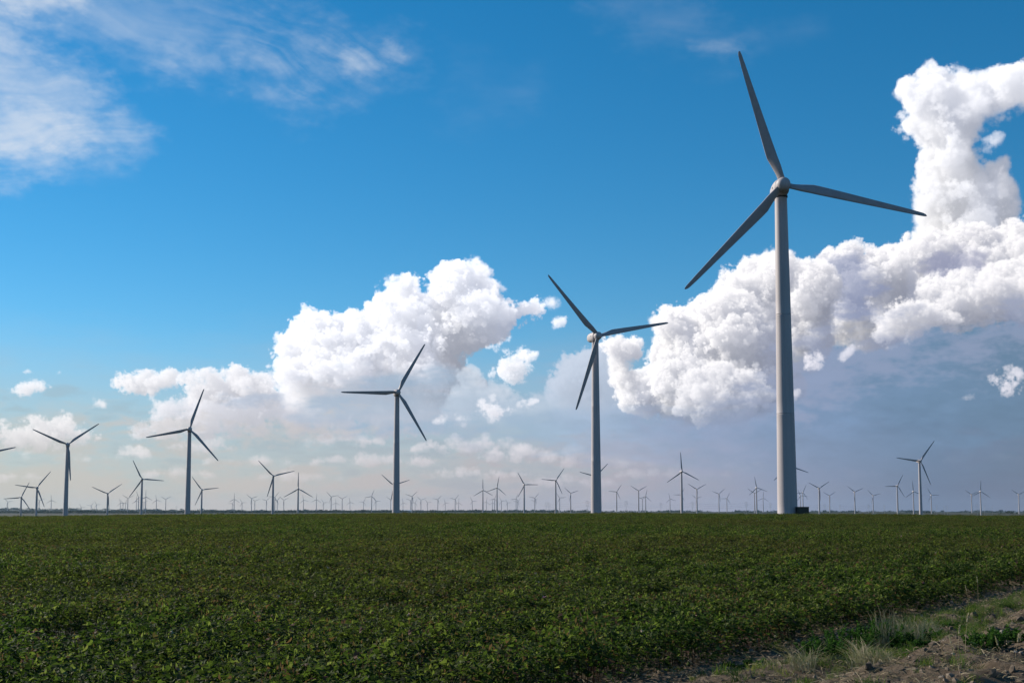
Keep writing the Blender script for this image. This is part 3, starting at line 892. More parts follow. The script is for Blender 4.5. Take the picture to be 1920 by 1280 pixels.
def make_turbine_meshes():
    M = {}
    for i in range(3):
        a, b = SEAMS[i], SEAMS[i + 1]
        hs = np.linspace(a + .05, b - .05, 9)
        prof = [(tower_radius(a) + .006, a), (tower_radius(a) + .006, a + .14), (tower_radius(a + .14), a + .17)]
        prof += [(tower_radius(h), h) for h in hs[1:-1]]
        prof += [(tower_radius(b - .2), b - .19), (tower_radius(b) + .006, b - .16), (tower_radius(b) + .006, b - .02)]
        M['section%d' % i] = mesh('tower_section', *lathe(prof, 56), [PAINT])
    # foundation flange with a ring of bolts
    fl = [lathe([(2.34, -2.2), (2.34, .12), (2.20, .14), (2.20, .24)], 48)]
    for k in range(36):
        a = 2 * math.pi * k / 36
        v, f = lathe([(.035, .12), (.035, .42)], 6)
        fl.append(([(p[0] + 2.27 * math.cos(a), p[1] + 2.27 * math.sin(a), p[2]) for p in v], f))
    M['base'] = mesh('tower_base', *join(*fl), [STEEL], False)
    # nacelle: rounded body lofted front to back
    v, f = [], []
    n = 28
    prof = [(-1.75, 1.30, .0), (-1.55, 1.62, .0), (-1.0, 1.74, .02), (.5, 1.80, .05), (2.5, 1.78, .08), (4.2, 1.66, .10), (5.2, 1.42, .14), (5.75, 1.05, .18), (6.0, .55, .2), (6.06, .05, .2)]
    for (yy, r, up) in prof:
        for i in range(n):
            a = 2 * math.pi * i / n
            c, s = math.cos(a), math.sin(a)
            e = .80
            v.append((r * .94 * math.copysign(abs(c) ** e, c), yy, 69 + up + r * 1.0 * math.copysign(abs(s) ** e, s) - (.15 if s < 0 else 0)))
    for k in range(len(prof) - 1):
        for i in range(n):
            j = (i + 1) % n
            f.append((k * n + i, k * n + j, (k + 1) * n + j, (k + 1) * n + i))
    f.append(tuple(range(n))[::-1])
    f.append(tuple(range((len(prof) - 1) * n, len(prof) * n)))
    M['nacelle'] = mesh('nacelle', v, f, [PAINT])
    M['collar'] = mesh('yaw_collar', *lathe([(1.34, 66.9), (1.42, 67.0), (1.42, 67.36), (1.30, 67.5)], 40), [DARK])
    vv, vf = box(-1.74, -1.66, .1, .55, 69.0, 69.35, .02)
    M['vent'] = mesh('vent', vv, vf, [DARK], False)
    vv, vf = join(lathe([(.05, 70.9), (.05, 72.4)], 6), box(-.35, .35, -.03, .03, 72.3, 72.38))
    M['mast'] = mesh('wind_sensor', [(a, b + 4.6, c) for a, b, c in vv], vf, [STEEL], False)
    # spinner
    pr = [(.02, -4.72), (.45, -4.66), (.85, -4.5), (1.18, -4.22), (1.40, -3.85), (1.50, -3.4), (1.52, -2.9), (1.50, -2.3), (1.42, -1.95), (1.2, -1.85)]
    v, f = lathe(pr, 36, 'y')
    M['spinner'] = mesh('spinner', [(a, b, c + 69) for a, b, c in v], f, [PAINT])
    # blade along +Z from the shaft, trailing edge towards -X
    v, f = [], []
    st = []
    for r in (1.2, 1.7, 2.4, 3.2, 4.2, 5.2, 6.2, 7.4, 9.5, 12, 15, 18, 21, 24, 26.5, 28.4, 29.3, 29.85, 30.1, 30.2):
        chord = float(np.interp(r, [1.2, 2.4, 4.2, 6.2, 7.4, 12, 20, 27, 29.3, 29.85, 30.1, 30.2], [1.34, 1.36, 1.78, 2.16, 2.16, 1.86, 1.36, .98, .74, .52, .28, .06]))
        th = float(np.interp(r, [1.2, 2.4, 4.2, 7.4, 12, 20, 30.2], [1.0, .98, .60, .36, .27, .2, .16]))
        rnd = float(np.interp(r, [1.2, 2.2, 6], [1, 1, 0]))
        tw = math.radians(float(np.interp(r, [1.2, 6, 12, 20, 30.2], [16, 14, 8, 3, 0])) + 3)
        st.append((r, chord, th, rnd, tw))
    n = 18
    for (r, chord, th, rnd, tw) in st:
        for i in range(n):
            a = 2 * math.pi * i / n
            cx, cy = math.cos(a), math.sin(a)
            xa = cx * .5 - .0
            thick = .5 * th * cy * (1.25 * (1 - (.5 - xa)) ** .55 if xa < .5 else .2)
            px_ = (1 - rnd) * (xa - .20 + .0) + rnd * cx * .5     # leading edge at +x
            py_ = (1 - rnd) * thick + rnd * cy * .5
            x0, y0 = px_ * chord, py_ * chord
            v.append((x0 * math.cos(tw) - y0 * math.sin(tw), x0 * math.sin(tw) * -1 + y0 * math.cos(tw), r))
    for k in range(len(st) - 1):
        for i in range(n):
            j = (i + 1) % n
            f.append((k * n + i, k * n + j, (k + 1) * n + j, (k + 1) * n + i))
    f.append(tuple(range(n))[::-1])
    f.append(tuple(range((len(st) - 1) * n, len(st) * n)))
    M['blade'] = mesh('blade', v, f, [BLADE_PAINT])
    return M


TALL = ['tallest', 'second-tallest', 'third-tallest', 'fourth-tallest', 'fifth-tallest']


def turbine_labels():
    """a label for each row of the table; small far ones are counted off between the tall ones"""
    T = TURBINES
    lab = [None] * len(T)
    fixed = {
        5: 'tallest white wind turbine, standing in the green crop next to the dark cabinet',
        4: 'second-tallest white wind turbine, one blade crossing in front of its own tower',
        3: 'third-tallest wind turbine, dark in shade, one blade stretched level from the hub',
        2: 'fourth-tallest wind turbine, dark against cream cloud with one steep blade up',
        1: 'fifth-tallest wind turbine, dark, one blade hanging just beside its tower',
        0: 'wind turbine cut off by the picture edge, only a blade tip showing',
        6: 'slim dark turbine with two blades in a wide V, third blade over tower, beyond fifth-tallest',
        7: 'mid-distance dark turbine whose lower blade reaches towards a cluster of tiny turbines',
        8: 'mid-distance dark turbine standing close beside the fourth-tallest turbine tower',
        9: 'mid-distance turbine, larger of the pair halfway between the fourth- and third-tallest turbines',
        10: 'mid-distance turbine with one blade straight up, beside a larger one with slanted blades',
        11: 'mid-distance turbine half hidden behind the third-tallest turbine tower, two blade tips showing',
        12: 'dark turbine near the picture edge, lower of the overlapping pair with crossing blades',
        13: 'dark turbine near the picture edge, taller of the overlapping pair with crossing blades',
        14: 'small turbine with one blade exactly upright, touching blades with its neighbour',
        15: 'small turbine with blade tilted just past upright, touching blades with an upright-bladed one',
        16: 'small turbine with one level blade, between the touching pair and the second-tallest turbine',
        17: 'mid-distance turbine with low drooping blade, closest stand-alone one before the second-tallest turbine',
        18: 'small turbine with blades in a Y, directly beside the second-tallest turbine tower',
        19: 'turbine hidden behind the second-tallest turbine tower, two blade tips poking out',
        20: 'small pale turbine just past the second-tallest tower, one blade level and one drooping',
        21: 'small pale turbine with blades in a perfect Y, past the second-tallest turbine',
        22: 'mid-distance pale turbine with one blade up, halfway between the two tallest turbines',
        23: 'small turbine almost hidden behind the mid-distance tower between the two tallest turbines',
        24: 'small pale turbine with Y-shaped blades right beside a mid-distance upright-bladed turbine',
        25: 'small pale turbine with a blade hanging along its tower, before the overlapping pale pair',
        26: 'taller one of the overlapping pale pair just before the tallest turbine',
        27: 'shorter one of the overlapping pale pair just before the tallest turbine',
        28: 'turbine hidden behind the tallest turbine tower, one long blade tip sticking out',
        29: 'smaller of two overlapping pale turbines standing behind the dark cabinet',
        30: 'larger of two overlapping pale turbines standing behind the dark cabinet',
        31: 'pale turbine with V-shaped blades, first one past the dark cabinet',
        32: 'small pale turbine with V-shaped blades, second one past the dark cabinet',
        33: 'small pale turbine with V-shaped blades, third one past the dark cabinet',
        34: 'small pale turbine with V-shaped blades, fourth one past the dark cabinet',
        35: 'pale turbine with one level blade, fifth one past the dark cabinet',
        36: 'small pale turbine with one upright blade touching the big sunlit turbine tower',
        37: 'big sunlit white turbine standing alone far past the dark cabinet, bright nacelle',
        38: 'small pale turbine with one level blade, just beyond the big sunlit turbine',
        39: 'shorter of two close pale turbines near the far end of the skyline',
        40: 'taller of two close pale turbines near the far end, one blade upright',
        41: 'last small pale turbine at the far end of the skyline, cut by the edge',
        42: 'tiny hazy turbine nearest the picture edge, under a larger dark one',
        43: 'tiny hazy turbine hugging the tower of the taller overlapping dark turbine',
        44: 'tiny hazy turbine standing clear just before the fifth-tallest turbine, one blade up',
    }
    for k, v in fixed.items():
        lab[k] = v
    az = [math.degrees(math.atan2(t[0], t[1])) for t in T]
    marks = [1, 2, 3, 4, 5]
    ordn = ['first', 'second', 'third', 'fourth', 'fifth', 'sixth', 'seventh', 'eighth', 'ninth', 'tenth', 'eleventh', 'twelfth', 'thirteenth', 'fourteenth', 'fifteenth', 'sixteenth',
            'seventeenth', 'eighteenth', 'nineteenth', 'twentieth']
    for p, q in zip(marks[:-1], marks[1:]):
        ids = sorted((i for i in range(len(T)) if lab[i] is None and az[p] < az[i] <= az[q]), key=lambda i: az[i])
        half = (len(ids) + 1) // 2
        for k, i in enumerate(ids):
            a, b, c = (p, q, k) if k < half else (q, p, len(ids) - 1 - k)
            lab[i] = 'tiny hazy turbine on the horizon, %s counted from the %s turbine towards the %s' % (ordn[c], TALL[5 - a], TALL[5 - b])
    return lab


def build_turbines():
    M = make_turbine_meshes()
    labels = turbine_labels()

    def make(row, label):
        x, y, z, rz, th, r = row
        t = empty('wind_turbine', (x, y, z), math.radians(rz))
        tag(t, label, 'wind turbine', 'wind turbines across the plain')
        for i in range(3):
            link('tower_section', M['section%d' % i], t)
        link('nacelle', M['nacelle'], t)
        link('spinner', M['spinner'], t)
        if r > 18:
            link('tower_base', M['base'], t)
            link('yaw_collar', M['collar'], t)
        if r > 100:
            link('vent', M['vent'], t)
        for k in range(3):
            b = link('blade', M['blade'], t)
            a = math.radians(90 - th - 120 * k)
            b.matrix_local = Matrix.Translation((0, -3.1, 69)) @ Matrix.Rotation(a, 4, 'Y')
        return t
    for row, label in zip(TURBINES, labels):
        make(row, label)


build_turbines()

# ------------------------------------------------------------------ switchgear cabinet by the tallest turbine
def build_cabinet():
    x, y = 59.35, 252.0
    z = float(height(x, y)) - .1
    t = empty('cabinet', (x, y, z), math.radians(8))
    tag(t, 'dark green transformer cabinet standing in the crop beside the tallest turbine', 'cabinet')
    g = Mat('green_enamel')
    g.set(**{'Base Color': g.ramp(g.noise(2, 4, .6, g.obj), [(.3, (.010, .016, .012)), (.7, (.022, .032, .022))]), 'Roughness': .5})
    link('plinth', mesh('plinth', *box(-1.35, 1.35, -1.0, 1.0, -.4, .22, .03), [plain('concrete', (.30, .29, .27), .9)], False), t)
    link('body', mesh('body', *box(-1.14, 1.14, -.85, .85, .22, 2.34, .04), [g.m], False), t)
    link('lid', mesh('lid', *box(-1.21, 1.21, -.93, .93, 2.34, 2.48, .04), [g.m], False), t)
    for s in (-1, 1):
        d = link('door', mesh('door', *box(.04 if s > 0 else -1.08, 1.08 if s > 0 else -.04, -.895, -.852, .30, 2.26, .015), [g.m], False), t)
        link('handle', mesh('handle', *box(.10 * s - .03, .10 * s + .03, -.95, -.896, .9, 1.2, .01), [STEEL], False), d)


build_cabinet()


# ------------------------------------------------------------------ power line
WOOD = plain('weathered_wood', (.10, .085, .07), .85)
CABLE = plain('cable', (.06, .06, .065), .5)


def build_power_line():
    pole_m = mesh('pole', *lathe([(.30, -3), (.24, 12), (.15, 26)], 10), [STEEL])
    arms = [mesh('crossarm', *join(box(-w, w, -.12, .12, h, h + .28), *[lathe([(.10, h - 1.1), (.13, h - .6), (.10, h)], 8) if False else box(sx * w * .94 - .09, sx * w * .94 + .09, -.09, .09, h - 1.1, h) for sx in (-1, 1)]), [STEEL], False)
            for w, h in ((2.3, 24.6), (3.0, 21.0), (2.3, 17.4))]
    names = ['first', 'second', 'third', 'fourth', 'fifth', 'sixth', 'seventh', 'eighth', 'ninth', 'tenth', 'eleventh', 'twelfth', 'thirteenth', 'fourteenth', 'fifteenth', 'sixteenth', 'seventeenth', 'eighteenth']
    pts = []
    for i, (x, y, z) in enumerate(PYLONS):
        t = empty('power_pylon', (x, y, z), math.radians(12 if i % 2 else -4))
        if i < 18:
            lb = 'grey power pylon with crossarms, %s of its line counting from the second-tallest turbine' % names[i] if i > 1 else \
                 ('grey power pylon of a twin pair before the second-tallest turbine, %s' % ('farther from it' if i == 0 else 'closer to it'))
            if i > 1:
                lb = 'grey power pylon with crossarms, %s in its line past the second-tallest turbine' % names[i - 2]
        else:
            lb = ('lone thin power pylon beside the foot of the fifth-tallest turbine' if i == 18 else 'lone thin power pylon just before the fourth-tallest turbine')
        tag(t, lb, 'pylon', 'power pylons along the horizon')
        link('pole', pole_m, t)
        for a in arms:
            link('crossarm', a, t)
        pts.append((x, y, z))
    # sagging wires between the pylons of the line
    for side, h, wd, lb in ((-1, 23.4, 2.2, 'upper thin sagging power line strung along the pylons, side facing the crop'), (1, 19.8, 2.8, 'middle thin sagging power line strung along the pylons, far side'),
                            (-1, 16.2, 2.2, 'lowest thin sagging power line strung along the pylons')):
        v, f = [], []
        run = pts[1:12]
        prev = None
        for a, b in zip(run[:-1], run[1:]):
            for k in range(13):
                u = k / 12
                p = [a[0] + (b[0] - a[0]) * u + side * wd, a[1] + (b[1] - a[1]) * u, a[2] + (b[2] - a[2]) * u + h - 5.0 * 4 * u * (1 - u) * .6]
                base = len(v)
                for (dy, dz) in ((-.06, -.05), (.06, -.05), (0, .07)):
                    v.append((p[0], p[1] + dy, p[2] + dz))
                if k > 0:
                    for q in range(3):
                        f.append((base - 3 + q, base - 3 + (q + 1) % 3, base + (q + 1) % 3, base + q))
        tag(link('power_line', mesh('power_line', v, f, [CABLE], False)), lb, 'power line', 'power lines along the horizon')


PYLONS = [(68.9, 2486.1, -2.0), (74.3, 2486.1, -2.0), (129.2, 2115.0, -2.0), (200.3, 2161.1, -2.0), (316.3, 2617.3, -2.0), (346.6, 2367.5, -2.0), (450.7, 2367.5, -2.0), (549.2, 2617.3, -2.0), (742.6, 2926.1, -2.0), (828.2, 3109.6, -2.0), (900.4, 3109.6, -2.0), (970.4, 3210.2, -2.0), (1143.6, 3317.5, -2.0), (1247.0, 3555.2, -2.0), (1256.2, 3555.2, -2.0), (1174.3, 3109.6, -2.0), (1272.3, 3317.5, -2.0), (1492.4, 3829.6, -2.0), (-1279.8, 3555.2, -2.0), (-1004.6, 3687.3, -2.0)]
build_power_line()


# ------------------------------------------------------------------ scattering of uncountable plants
def scatter(name, sources, pos, rot, scl, idx, label, extra_mats=()):
    """one object: copies of the source meshes on the given points"""
    col = bpy.data.collections.new(name + '_sources')
    for i, me in enumerate(sources):
        o = bpy.data.objects.new('%s_source_%02d' % (name, i), me)
        col.objects.link(o)
    me = bpy.data.meshes.new(name)
    n = len(pos)
    me.vertices.add(n)
    me.vertices.foreach_set('co', np.asarray(pos, np.float32).ravel())
    for nm, ty, val, key in (('rot', 'FLOAT_VECTOR', rot, 'vector'), ('scl', 'FLOAT_VECTOR', scl, 'vector'), ('idx', 'INT', idx, 'value')):
        a = me.attributes.new(nm, ty, 'POINT')
        a.data.foreach_set(key, np.asarray(val, np.int32 if ty == 'INT' else np.float32).ravel())
    for m in sources[0].materials:
        me.materials.append(m)
    o = link(name, me)
    g = bpy.data.node_groups.new(name, 'GeometryNodeTree')
    g.interface.new_socket('Geometry', in_out='INPUT', socket_type='NodeSocketGeometry')
    g.interface.new_socket('Geometry', in_out='OUTPUT', socket_type='NodeSocketGeometry')
    N, L = g.nodes, g.links.new
    gi, go = N.new('NodeGroupInput'), N.new('NodeGroupOutput')
    ci = N.new('GeometryNodeCollectionInfo')
    ci.inputs['Collection'].default_value = col
    ci.inputs['Separate Children'].default_value = True
    ci.inputs['Reset Children'].default_value = True
    ip = N.new('GeometryNodeInstanceOnPoints')
    ip.inputs['Pick Instance'].default_value = True

    def attr(nm, ty):
        a = N.new('GeometryNodeInputNamedAttribute')
        a.data_type = ty
        a.inputs['Name'].default_value = nm
        return a.outputs['Attribute']
    e = N.new('FunctionNodeEulerToRotation')
    L(attr('rot', 'FLOAT_VECTOR'), e.inputs[0])
    L(gi.outputs[0], ip.inputs['Points'])
    L(ci.outputs[0], ip.inputs['Instance'])
    L(attr('idx', 'INT'), ip.inputs['Instance Index'])
    L(e.outputs[0], ip.inputs['Rotation'])
    L(attr('scl', 'FLOAT_VECTOR'), ip.inputs['Scale'])
    L(ip.outputs[0], go.inputs[0])
    md = o.modifiers.new('scatter', 'NODES')
    md.node_group = g
    tag(o, label, kind='stuff')
    return o


class Grow:
    def __init__(self):
        self.v, self.f, self.t = [], [], []

    def add(self, pts, faces, tone):
        k = len(self.v)
        self.v += [tuple(p) for p in pts]
        self.f += [tuple(i + k for i in q) for q in faces]
        self.t += [tone] * len(pts)

    def leaf(self, p, d, n, size, tone, lobes=True):
        # a folded, three-lobed leaf at p pointing along d with normal n
        d = d.normalized()
        s = d.cross(n).normalized()
        n = s.cross(d)
        if lobes:
            out = [(0, 0, 0), (-.34, .12, .06), (-.52, .50, .10), (-.20, .52, .04), (0, 1.0, -.16), (.20, .52, .04), (.52, .50, .10), (.34, .12, .06)]
            f = [(0, 3, 2, 1), (0, 4, 3), (0, 5, 4), (0, 7, 6, 5)]
        else:
            out = [(0, 0, 0), (-.22, .4, .05), (0, 1, -.1), (.22, .4, .05)]
            f = [(0, 2, 1), (0, 3, 2)]
        self.add([p + (s * a + d * b + n * c) * size for a, b, c in out], f, tone)

    def strip(self, pts, w, tone, tip=0.15):
        # a flat tapering blade or stem through pts
        k = len(self.v)
        n = len(pts)
        for i, p in enumerate(pts):
            q = pts[min(i + 1, n - 1)] - pts[max(i - 1, 0)]
            s = q.cross(Vector((.3, .5, .2))).normalized() * (w * (1 - (1 - tip) * (i / (n - 1)) ** 1.5) / 2)
            self.v += [tuple(p - s), tuple(p + s)]
            self.t += [tone, tone]
        for i in range(n - 1):
            a = k + 2 * i
            self.f.append((a, a + 1, a + 3, a + 2))

    def tube(self, pts, w, tone, tip=.3, n=4):
        k = len(self.v)
        m = len(pts)
        for i, p in enumerate(pts):
            q = (pts[min(i + 1, m - 1)] - pts[max(i - 1, 0)]).normalized()
            s = q.cross(Vector((.31, .52, .21))).normalized()
            u = q.cross(s)
            r = w * (1 - (1 - tip) * i / (m - 1))
            for j in range(n):
                a = 2 * math.pi * j / n
                self.v.append(tuple(p + s * math.cos(a) * r + u * math.sin(a) * r))
                self.t.append(tone)
        for i in range(m - 1):
            for j in range(n):
                a, b = k + i * n + j, k + i * n + (j + 1) % n
                self.f.append((a, b, b + n, a + n))

    def mesh(self, name, mats, smooth_shade=False):
        return mesh(name, self.v, self.f, mats, smooth_shade, self.t)


def leafy_material(name, stops, patch=None, trans=.35, gloss=.65, spec=.07):
    M = Mat(name)
    a = M.node('ShaderNodeAttribute', attribute_name='tone')
    rnd = M.node('ShaderNodeObjectInfo').outputs['Random']
    t = M.math('ADD', a.outputs['Fac'], M.math('MULTIPLY', M.math('SUBTRACT', rnd, .5), .32))
    c = M.ramp(t, stops)
    if patch:
        p = M.pos
        mp = M.node('ShaderNodeMapping')
        mp.inputs['Rotation'].default_value = (0, 0, math.radians(-34))
        mp.inputs['Scale'].default_value = (1, .45, 1)
        M.L(p, mp.inputs[0])
        n = M.noise(.05, 5, .62, mp.outputs[0])
        k = M.node('ShaderNodeMapRange')
        k.inputs[1].default_value, k.inputs[2].default_value = .42, .66
        M.L(n, k.inputs[0])
        c = M.mix(M.math('MULTIPLY', k.outputs[0], .9), c, M.mix(.55, c, patch))
    M.set(**{'Base Color': c, 'Roughness': gloss, 'Specular IOR Level': spec})
    tr = M.node('ShaderNodeBsdfTranslucent')
    M.L(M.mix(1.0, c, (1.25, 1.5, .75), 'MULTIPLY'), tr.inputs[0])
    mx = M.node('ShaderNodeMixShader')
    mx.inputs[0].default_value = trans
    M.L(M.b.outputs[0], mx.inputs[1])
    M.L(tr.outputs[0], mx.inputs[2])
    M.L(mx.outputs[0], M.N['Material Output'].inputs['Surface'])
    return M.m


# ------------------------------------------------------------------ the cotton crop
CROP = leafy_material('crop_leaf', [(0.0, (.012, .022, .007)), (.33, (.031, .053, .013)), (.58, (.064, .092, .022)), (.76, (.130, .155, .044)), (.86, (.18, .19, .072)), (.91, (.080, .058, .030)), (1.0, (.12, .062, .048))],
                      patch=(.095, .064, .030), trans=.45)


def make_clump(seed, n=330):
    r = random.Random(seed)
    G = Grow()
    for k in range(10):
        x, y = r.uniform(-.45, .45), r.gauss(0, .10)
        h = r.uniform(.45, .70)
        G.tube([Vector((x, y, -.05)), Vector((x + r.uniform(-.05, .05), y + r.uniform(-.05, .05), h * .5)), Vector((x + r.uniform(-.1, .1), y + r.uniform(-.12, .12), h))], .008, .93, n=3)
    for k in range(n):
        x = r.uniform(-.55, .55)
        a = r.uniform(-1, 1)
        y = .50 * math.copysign(abs(a) ** .8, a) * r.uniform(.5, 1)
        top = .66 * (1 - .75 * (y / .52) ** 2) + .08 * math.sin(x * 7 + seed)
        z = max(.08, top * (1 - abs(r.gauss(0, .22))) + r.uniform(-.03, .06))
        out = Vector((r.uniform(-1, 1), y * 2.2 + r.uniform(-.8, .8), r.uniform(-.35, .35)))
        nrm = Vector((r.gauss(0, .42), y * .9 + r.gauss(0, .42), 1))
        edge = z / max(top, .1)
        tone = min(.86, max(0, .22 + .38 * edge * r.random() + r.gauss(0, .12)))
        if r.random() < .06:
            tone = r.uniform(.76, .87)  # scattered bright yellow-green leaves: sunlit highlights put into the leaf colour
        elif r.random() < .05:
            tone = r.uniform(.88, 1)
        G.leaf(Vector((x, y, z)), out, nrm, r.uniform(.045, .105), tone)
    # young shoots and reddish squares at the top
    for k in range(22):
        x, y = r.uniform(-.5, .5), r.uniform(-.38, .38)
        top = .70 * (1 - .75 * (y / .52) ** 2)
        p = Vector((x, y, top))
        G.leaf(p, Vector((r.uniform(-.6, .6), r.uniform(-.6, .6), 1)), Vector((r.uniform(-1, 1), r.uniform(-1, 1), .3)), r.uniform(.03, .07), r.choice((.75, .84, .9, .97)), False)
    return G.mesh('cotton_plants', [CROP])


def build_crop():
    r = np.random.default_rng(3)
    along, across = .72, 1.0
    pos, rot, scl, idx = [], [], [], []
    ang = math.atan2(EU[1], EU[0])
    A = np.arange(-170, 340, along)
    B = np.arange(-329.25, -.2, across)
    a, b = np.meshgrid(A, B, indexing='ij')
    a = a + r.uniform(-.2, .2, a.shape)
    b = b + r.normal(0, .06, b.shape)
    X = EDGE[0] + a * EU[0] + b * EN[0]
    Y = EDGE[1] + a * EU[1] + b * EN[1]
    keep = (Y > 12.5) & (Y < 268) & (np.abs(X) < .43 * Y + 9)
    # thin spots in the stand
    gap = np.sin(X * .9 + 1.3) * np.sin(Y * .7 + .4) + .6 * np.sin(X * .31 - Y * .43)
    keep &= ~((gap > 1.18) & (r.random(X.shape) < .75))
    for gx, gy, gr in ((-10.5, 25.9, .75), (-9.7, 24.9, .5), (-3.6, 17.6, .5)):
        keep &= (X - gx) ** 2 + (Y - gy) ** 2 > gr * gr
    X, Y = X[keep], Y[keep]
    Z = height(X, Y)
    n = len(X)
    vig = .96 + .14 * np.sin(X * .13 + 2 * np.sin(Y * .05)) * np.sin(Y * .11 + 1) + .06 * np.sin(X * .5) * np.sin(Y * .63)
    s = vig * r.normal(1.0, .13, n).clip(.7, 1.3) * (1 + .10 * np.sin(X * 1.7 + 3 * np.sin(Y * .9)) * np.sin(Y * 1.3 + 2))
    pos = np.stack([X, Y, Z - .02], 1)
    rz = ang + np.where(r.random(n) < .5, math.pi, 0) + r.normal(0, .15, n)
    rot = np.stack([r.normal(0, .03, n), r.normal(0, .03, n), rz], 1)
    scl = np.stack([np.ones(n) * r.uniform(.95, 1.15, n), r.uniform(.98, 1.16, n), s * 1.08], 1)
    src = [make_clump(40 + i) for i in range(9)]
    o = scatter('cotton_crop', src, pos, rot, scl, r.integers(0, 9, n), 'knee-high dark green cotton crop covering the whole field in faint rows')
    # flowers
    FL = Mat('petals')
    at = FL.node('ShaderNodeAttribute', attribute_name='tone')
    FL.set(**{'Base Color': FL.ramp(at.outputs['Fac'], [(0, (.62, .55, .42)), (.5, (.60, .38, .38)), (1, (.36, .10, .18))]), 'Roughness': .7})
    fl = []
    for k in range(4):
        rr = random.Random(k)
        G = Grow()
        for i in range(5):
            t = 2 * math.pi * i / 5 + rr.random()
            d = Vector((math.cos(t), math.sin(t), 1.5))
            G.leaf(Vector((0, 0, 0)), d, Vector((-math.cos(t), -math.sin(t), .6)), rr.uniform(.05, .075), (0, .2, .6, 1)[k], True)
        fl.append(G.mesh('flower', [FL.m]))
    m = 420
    i = r.choice(n, m, replace=False, p=(1 / (Y + 8) ** 1.6) / (1 / (Y + 8) ** 1.6).sum())
    q = np.stack([X[i] + r.uniform(-.3, .3, m), Y[i] + r.uniform(-.3, .3, m), Z[i] + .70 * s[i] * r.uniform(.80, 1.0, m)], 1)
    scatter('cotton_flowers', fl, q, np.stack([r.normal(0, .5, m), r.normal(0, .5, m), r.uniform(0, 6.28, m)], 1), np.repeat(r.uniform(.7, 1.15, (m, 1)), 3, 1), r.choice(4, m, p=[.4, .3, .2, .1]),
            'pale cream and pinkish cotton flowers dotted over the crop')


build_crop()


# ------------------------------------------------------------------ the verge: bare soil, stubble, grass and weeds
def vnoise(x, y, s, seed):
    r = np.random.default_rng(seed)
    t = r.random((64, 64))
    u, v = x / s, y / s
    i, j = np.floor(u).astype(int), np.floor(v).astype(int)
    fu, fv = u - i, v - j
    fu, fv = fu * fu * (3 - 2 * fu), fv * fv * (3 - 2 * fv)
    g = lambda a, b: t[a % 64, b % 64]
    return (g(i, j) * (1 - fu) + g(i + 1, j) * fu) * (1 - fv) + (g(i, j + 1) * (1 - fu) + g(i + 1, j + 1) * fu) * fv


def verge_height(x, y):
    x, y = np.asarray(x, float), np.asarray(y, float)
    q = edge_q(x, y)
    s = (x - EDGE[0]) * EU[0] + (y - EDGE[1]) * EU[1]
    h = .02 + .06 * vnoise(x, y, .9, 1) + .05 * vnoise(x, y, .33, 2) + .05 * vnoise(x, y, .12, 3) * smooth(-.6, .2, q) + .03 * vnoise(x, y, .06, 8) * smooth(-.6, .2, q)
    h += .10 * np.exp(-((q - 1.55 - .25 * np.sin(s * .5)) / .55) ** 2) * (.6 + .7 * vnoise(x, y, 1.6, 4))      # grassy hump
    h += (.06 + .34 * vnoise(x, y, .8, 5) * vnoise(x, y, 1.7, 6)) * smooth(2.2, 3.2, q)                         # rough bank
    h += .16 * vnoise(x, y, .30, 9) * smooth(2.3, 3.0, q)
    return height(x, y) + h * smooth(-1.4, -.5, q)


def build_verge():
    ss = np.concatenate([np.arange(-8, 14, .09), np.arange(14, 46, .22), np.arange(46, 120, 1.2)])
    qq = np.concatenate([np.arange(-1.5, 5, .08), np.arange(5, 12, .4), np.arange(12, 60, 4)])
    s, q = np.meshgrid(ss, qq, indexing='ij')
    X = EDGE[0] + s * EU[0] + q * EN[0]
    Y = EDGE[1] + s * EU[1] + q * EN[1]
    Z = verge_height(X, Y) + .015
    ns, nq = X.shape
    f = [(i * nq + j, i * nq + j + 1, (i + 1) * nq + j + 1, (i + 1) * nq + j) for i in range(ns - 1) for j in range(nq - 1)]
    M = Mat('verge_soil')
    p = M.pos
    c = M.ramp(M.noise(3.2, 6, .65, p), [(.30, (.080, .059, .039)), (.48, (.140, .104, .070)), (.62, (.205, .158, .110)), (.78, (.28, .22, .16))])
    c = M.mix(M.math('MULTIPLY', M.noise(28, 4, .7, p), .7), c, (.055, .040, .030))
    M.set(**{'Base Color': c, 'Roughness': .95, 'Specular IOR Level': .1})
    h = M.math('ADD', M.noise(16, 6, .7, p), M.math('MULTIPLY', M.noise(60, 4, .7, p), .5))
    M.bump(h, .9, .035)
    o = link('dirt_verge', mesh('dirt_verge', list(zip(X.ravel().tolist(), Y.ravel().tolist(), Z.ravel().tolist())), f, [M.m]))
    tag(o, 'rough bare brown soil verge along the crop edge', kind='structure')


build_verge()


def on_verge(n, seed, s0, s1, q0, q1, dens=None):
    r = np.random.default_rng(seed)
    s = s0 + (s1 - s0) * r.random(n) ** 1.5
    q = r.uniform(q0, q1, n)
    x = EDGE[0] + s * EU[0] + q * EN[0]
    y = EDGE[1] + s * EU[1] + q * EN[1]
    if dens is not None:
        k = r.random(n) < dens(x, y, s, q)
        x, y = x[k], y[k]
    return x, y, r


GRASS = leafy_material('verge_grass', [(0, (.026, .056, .014)), (.40, (.056, .095, .023)), (.68, (.110, .125, .040)), (1, (.22, .18, .095))], trans=.4)
DRY = leafy_material('dry_grass', [(0, (.15, .118, .072)), (.5, (.26, .214, .14)), (1, (.40, .345, .24))], trans=.25)
WEED = leafy_material('weed_leaf', [(0, (.016, .042, .011)), (.5, (.030, .072, .017)), (1, (.058, .108, .028))], trans=.4)


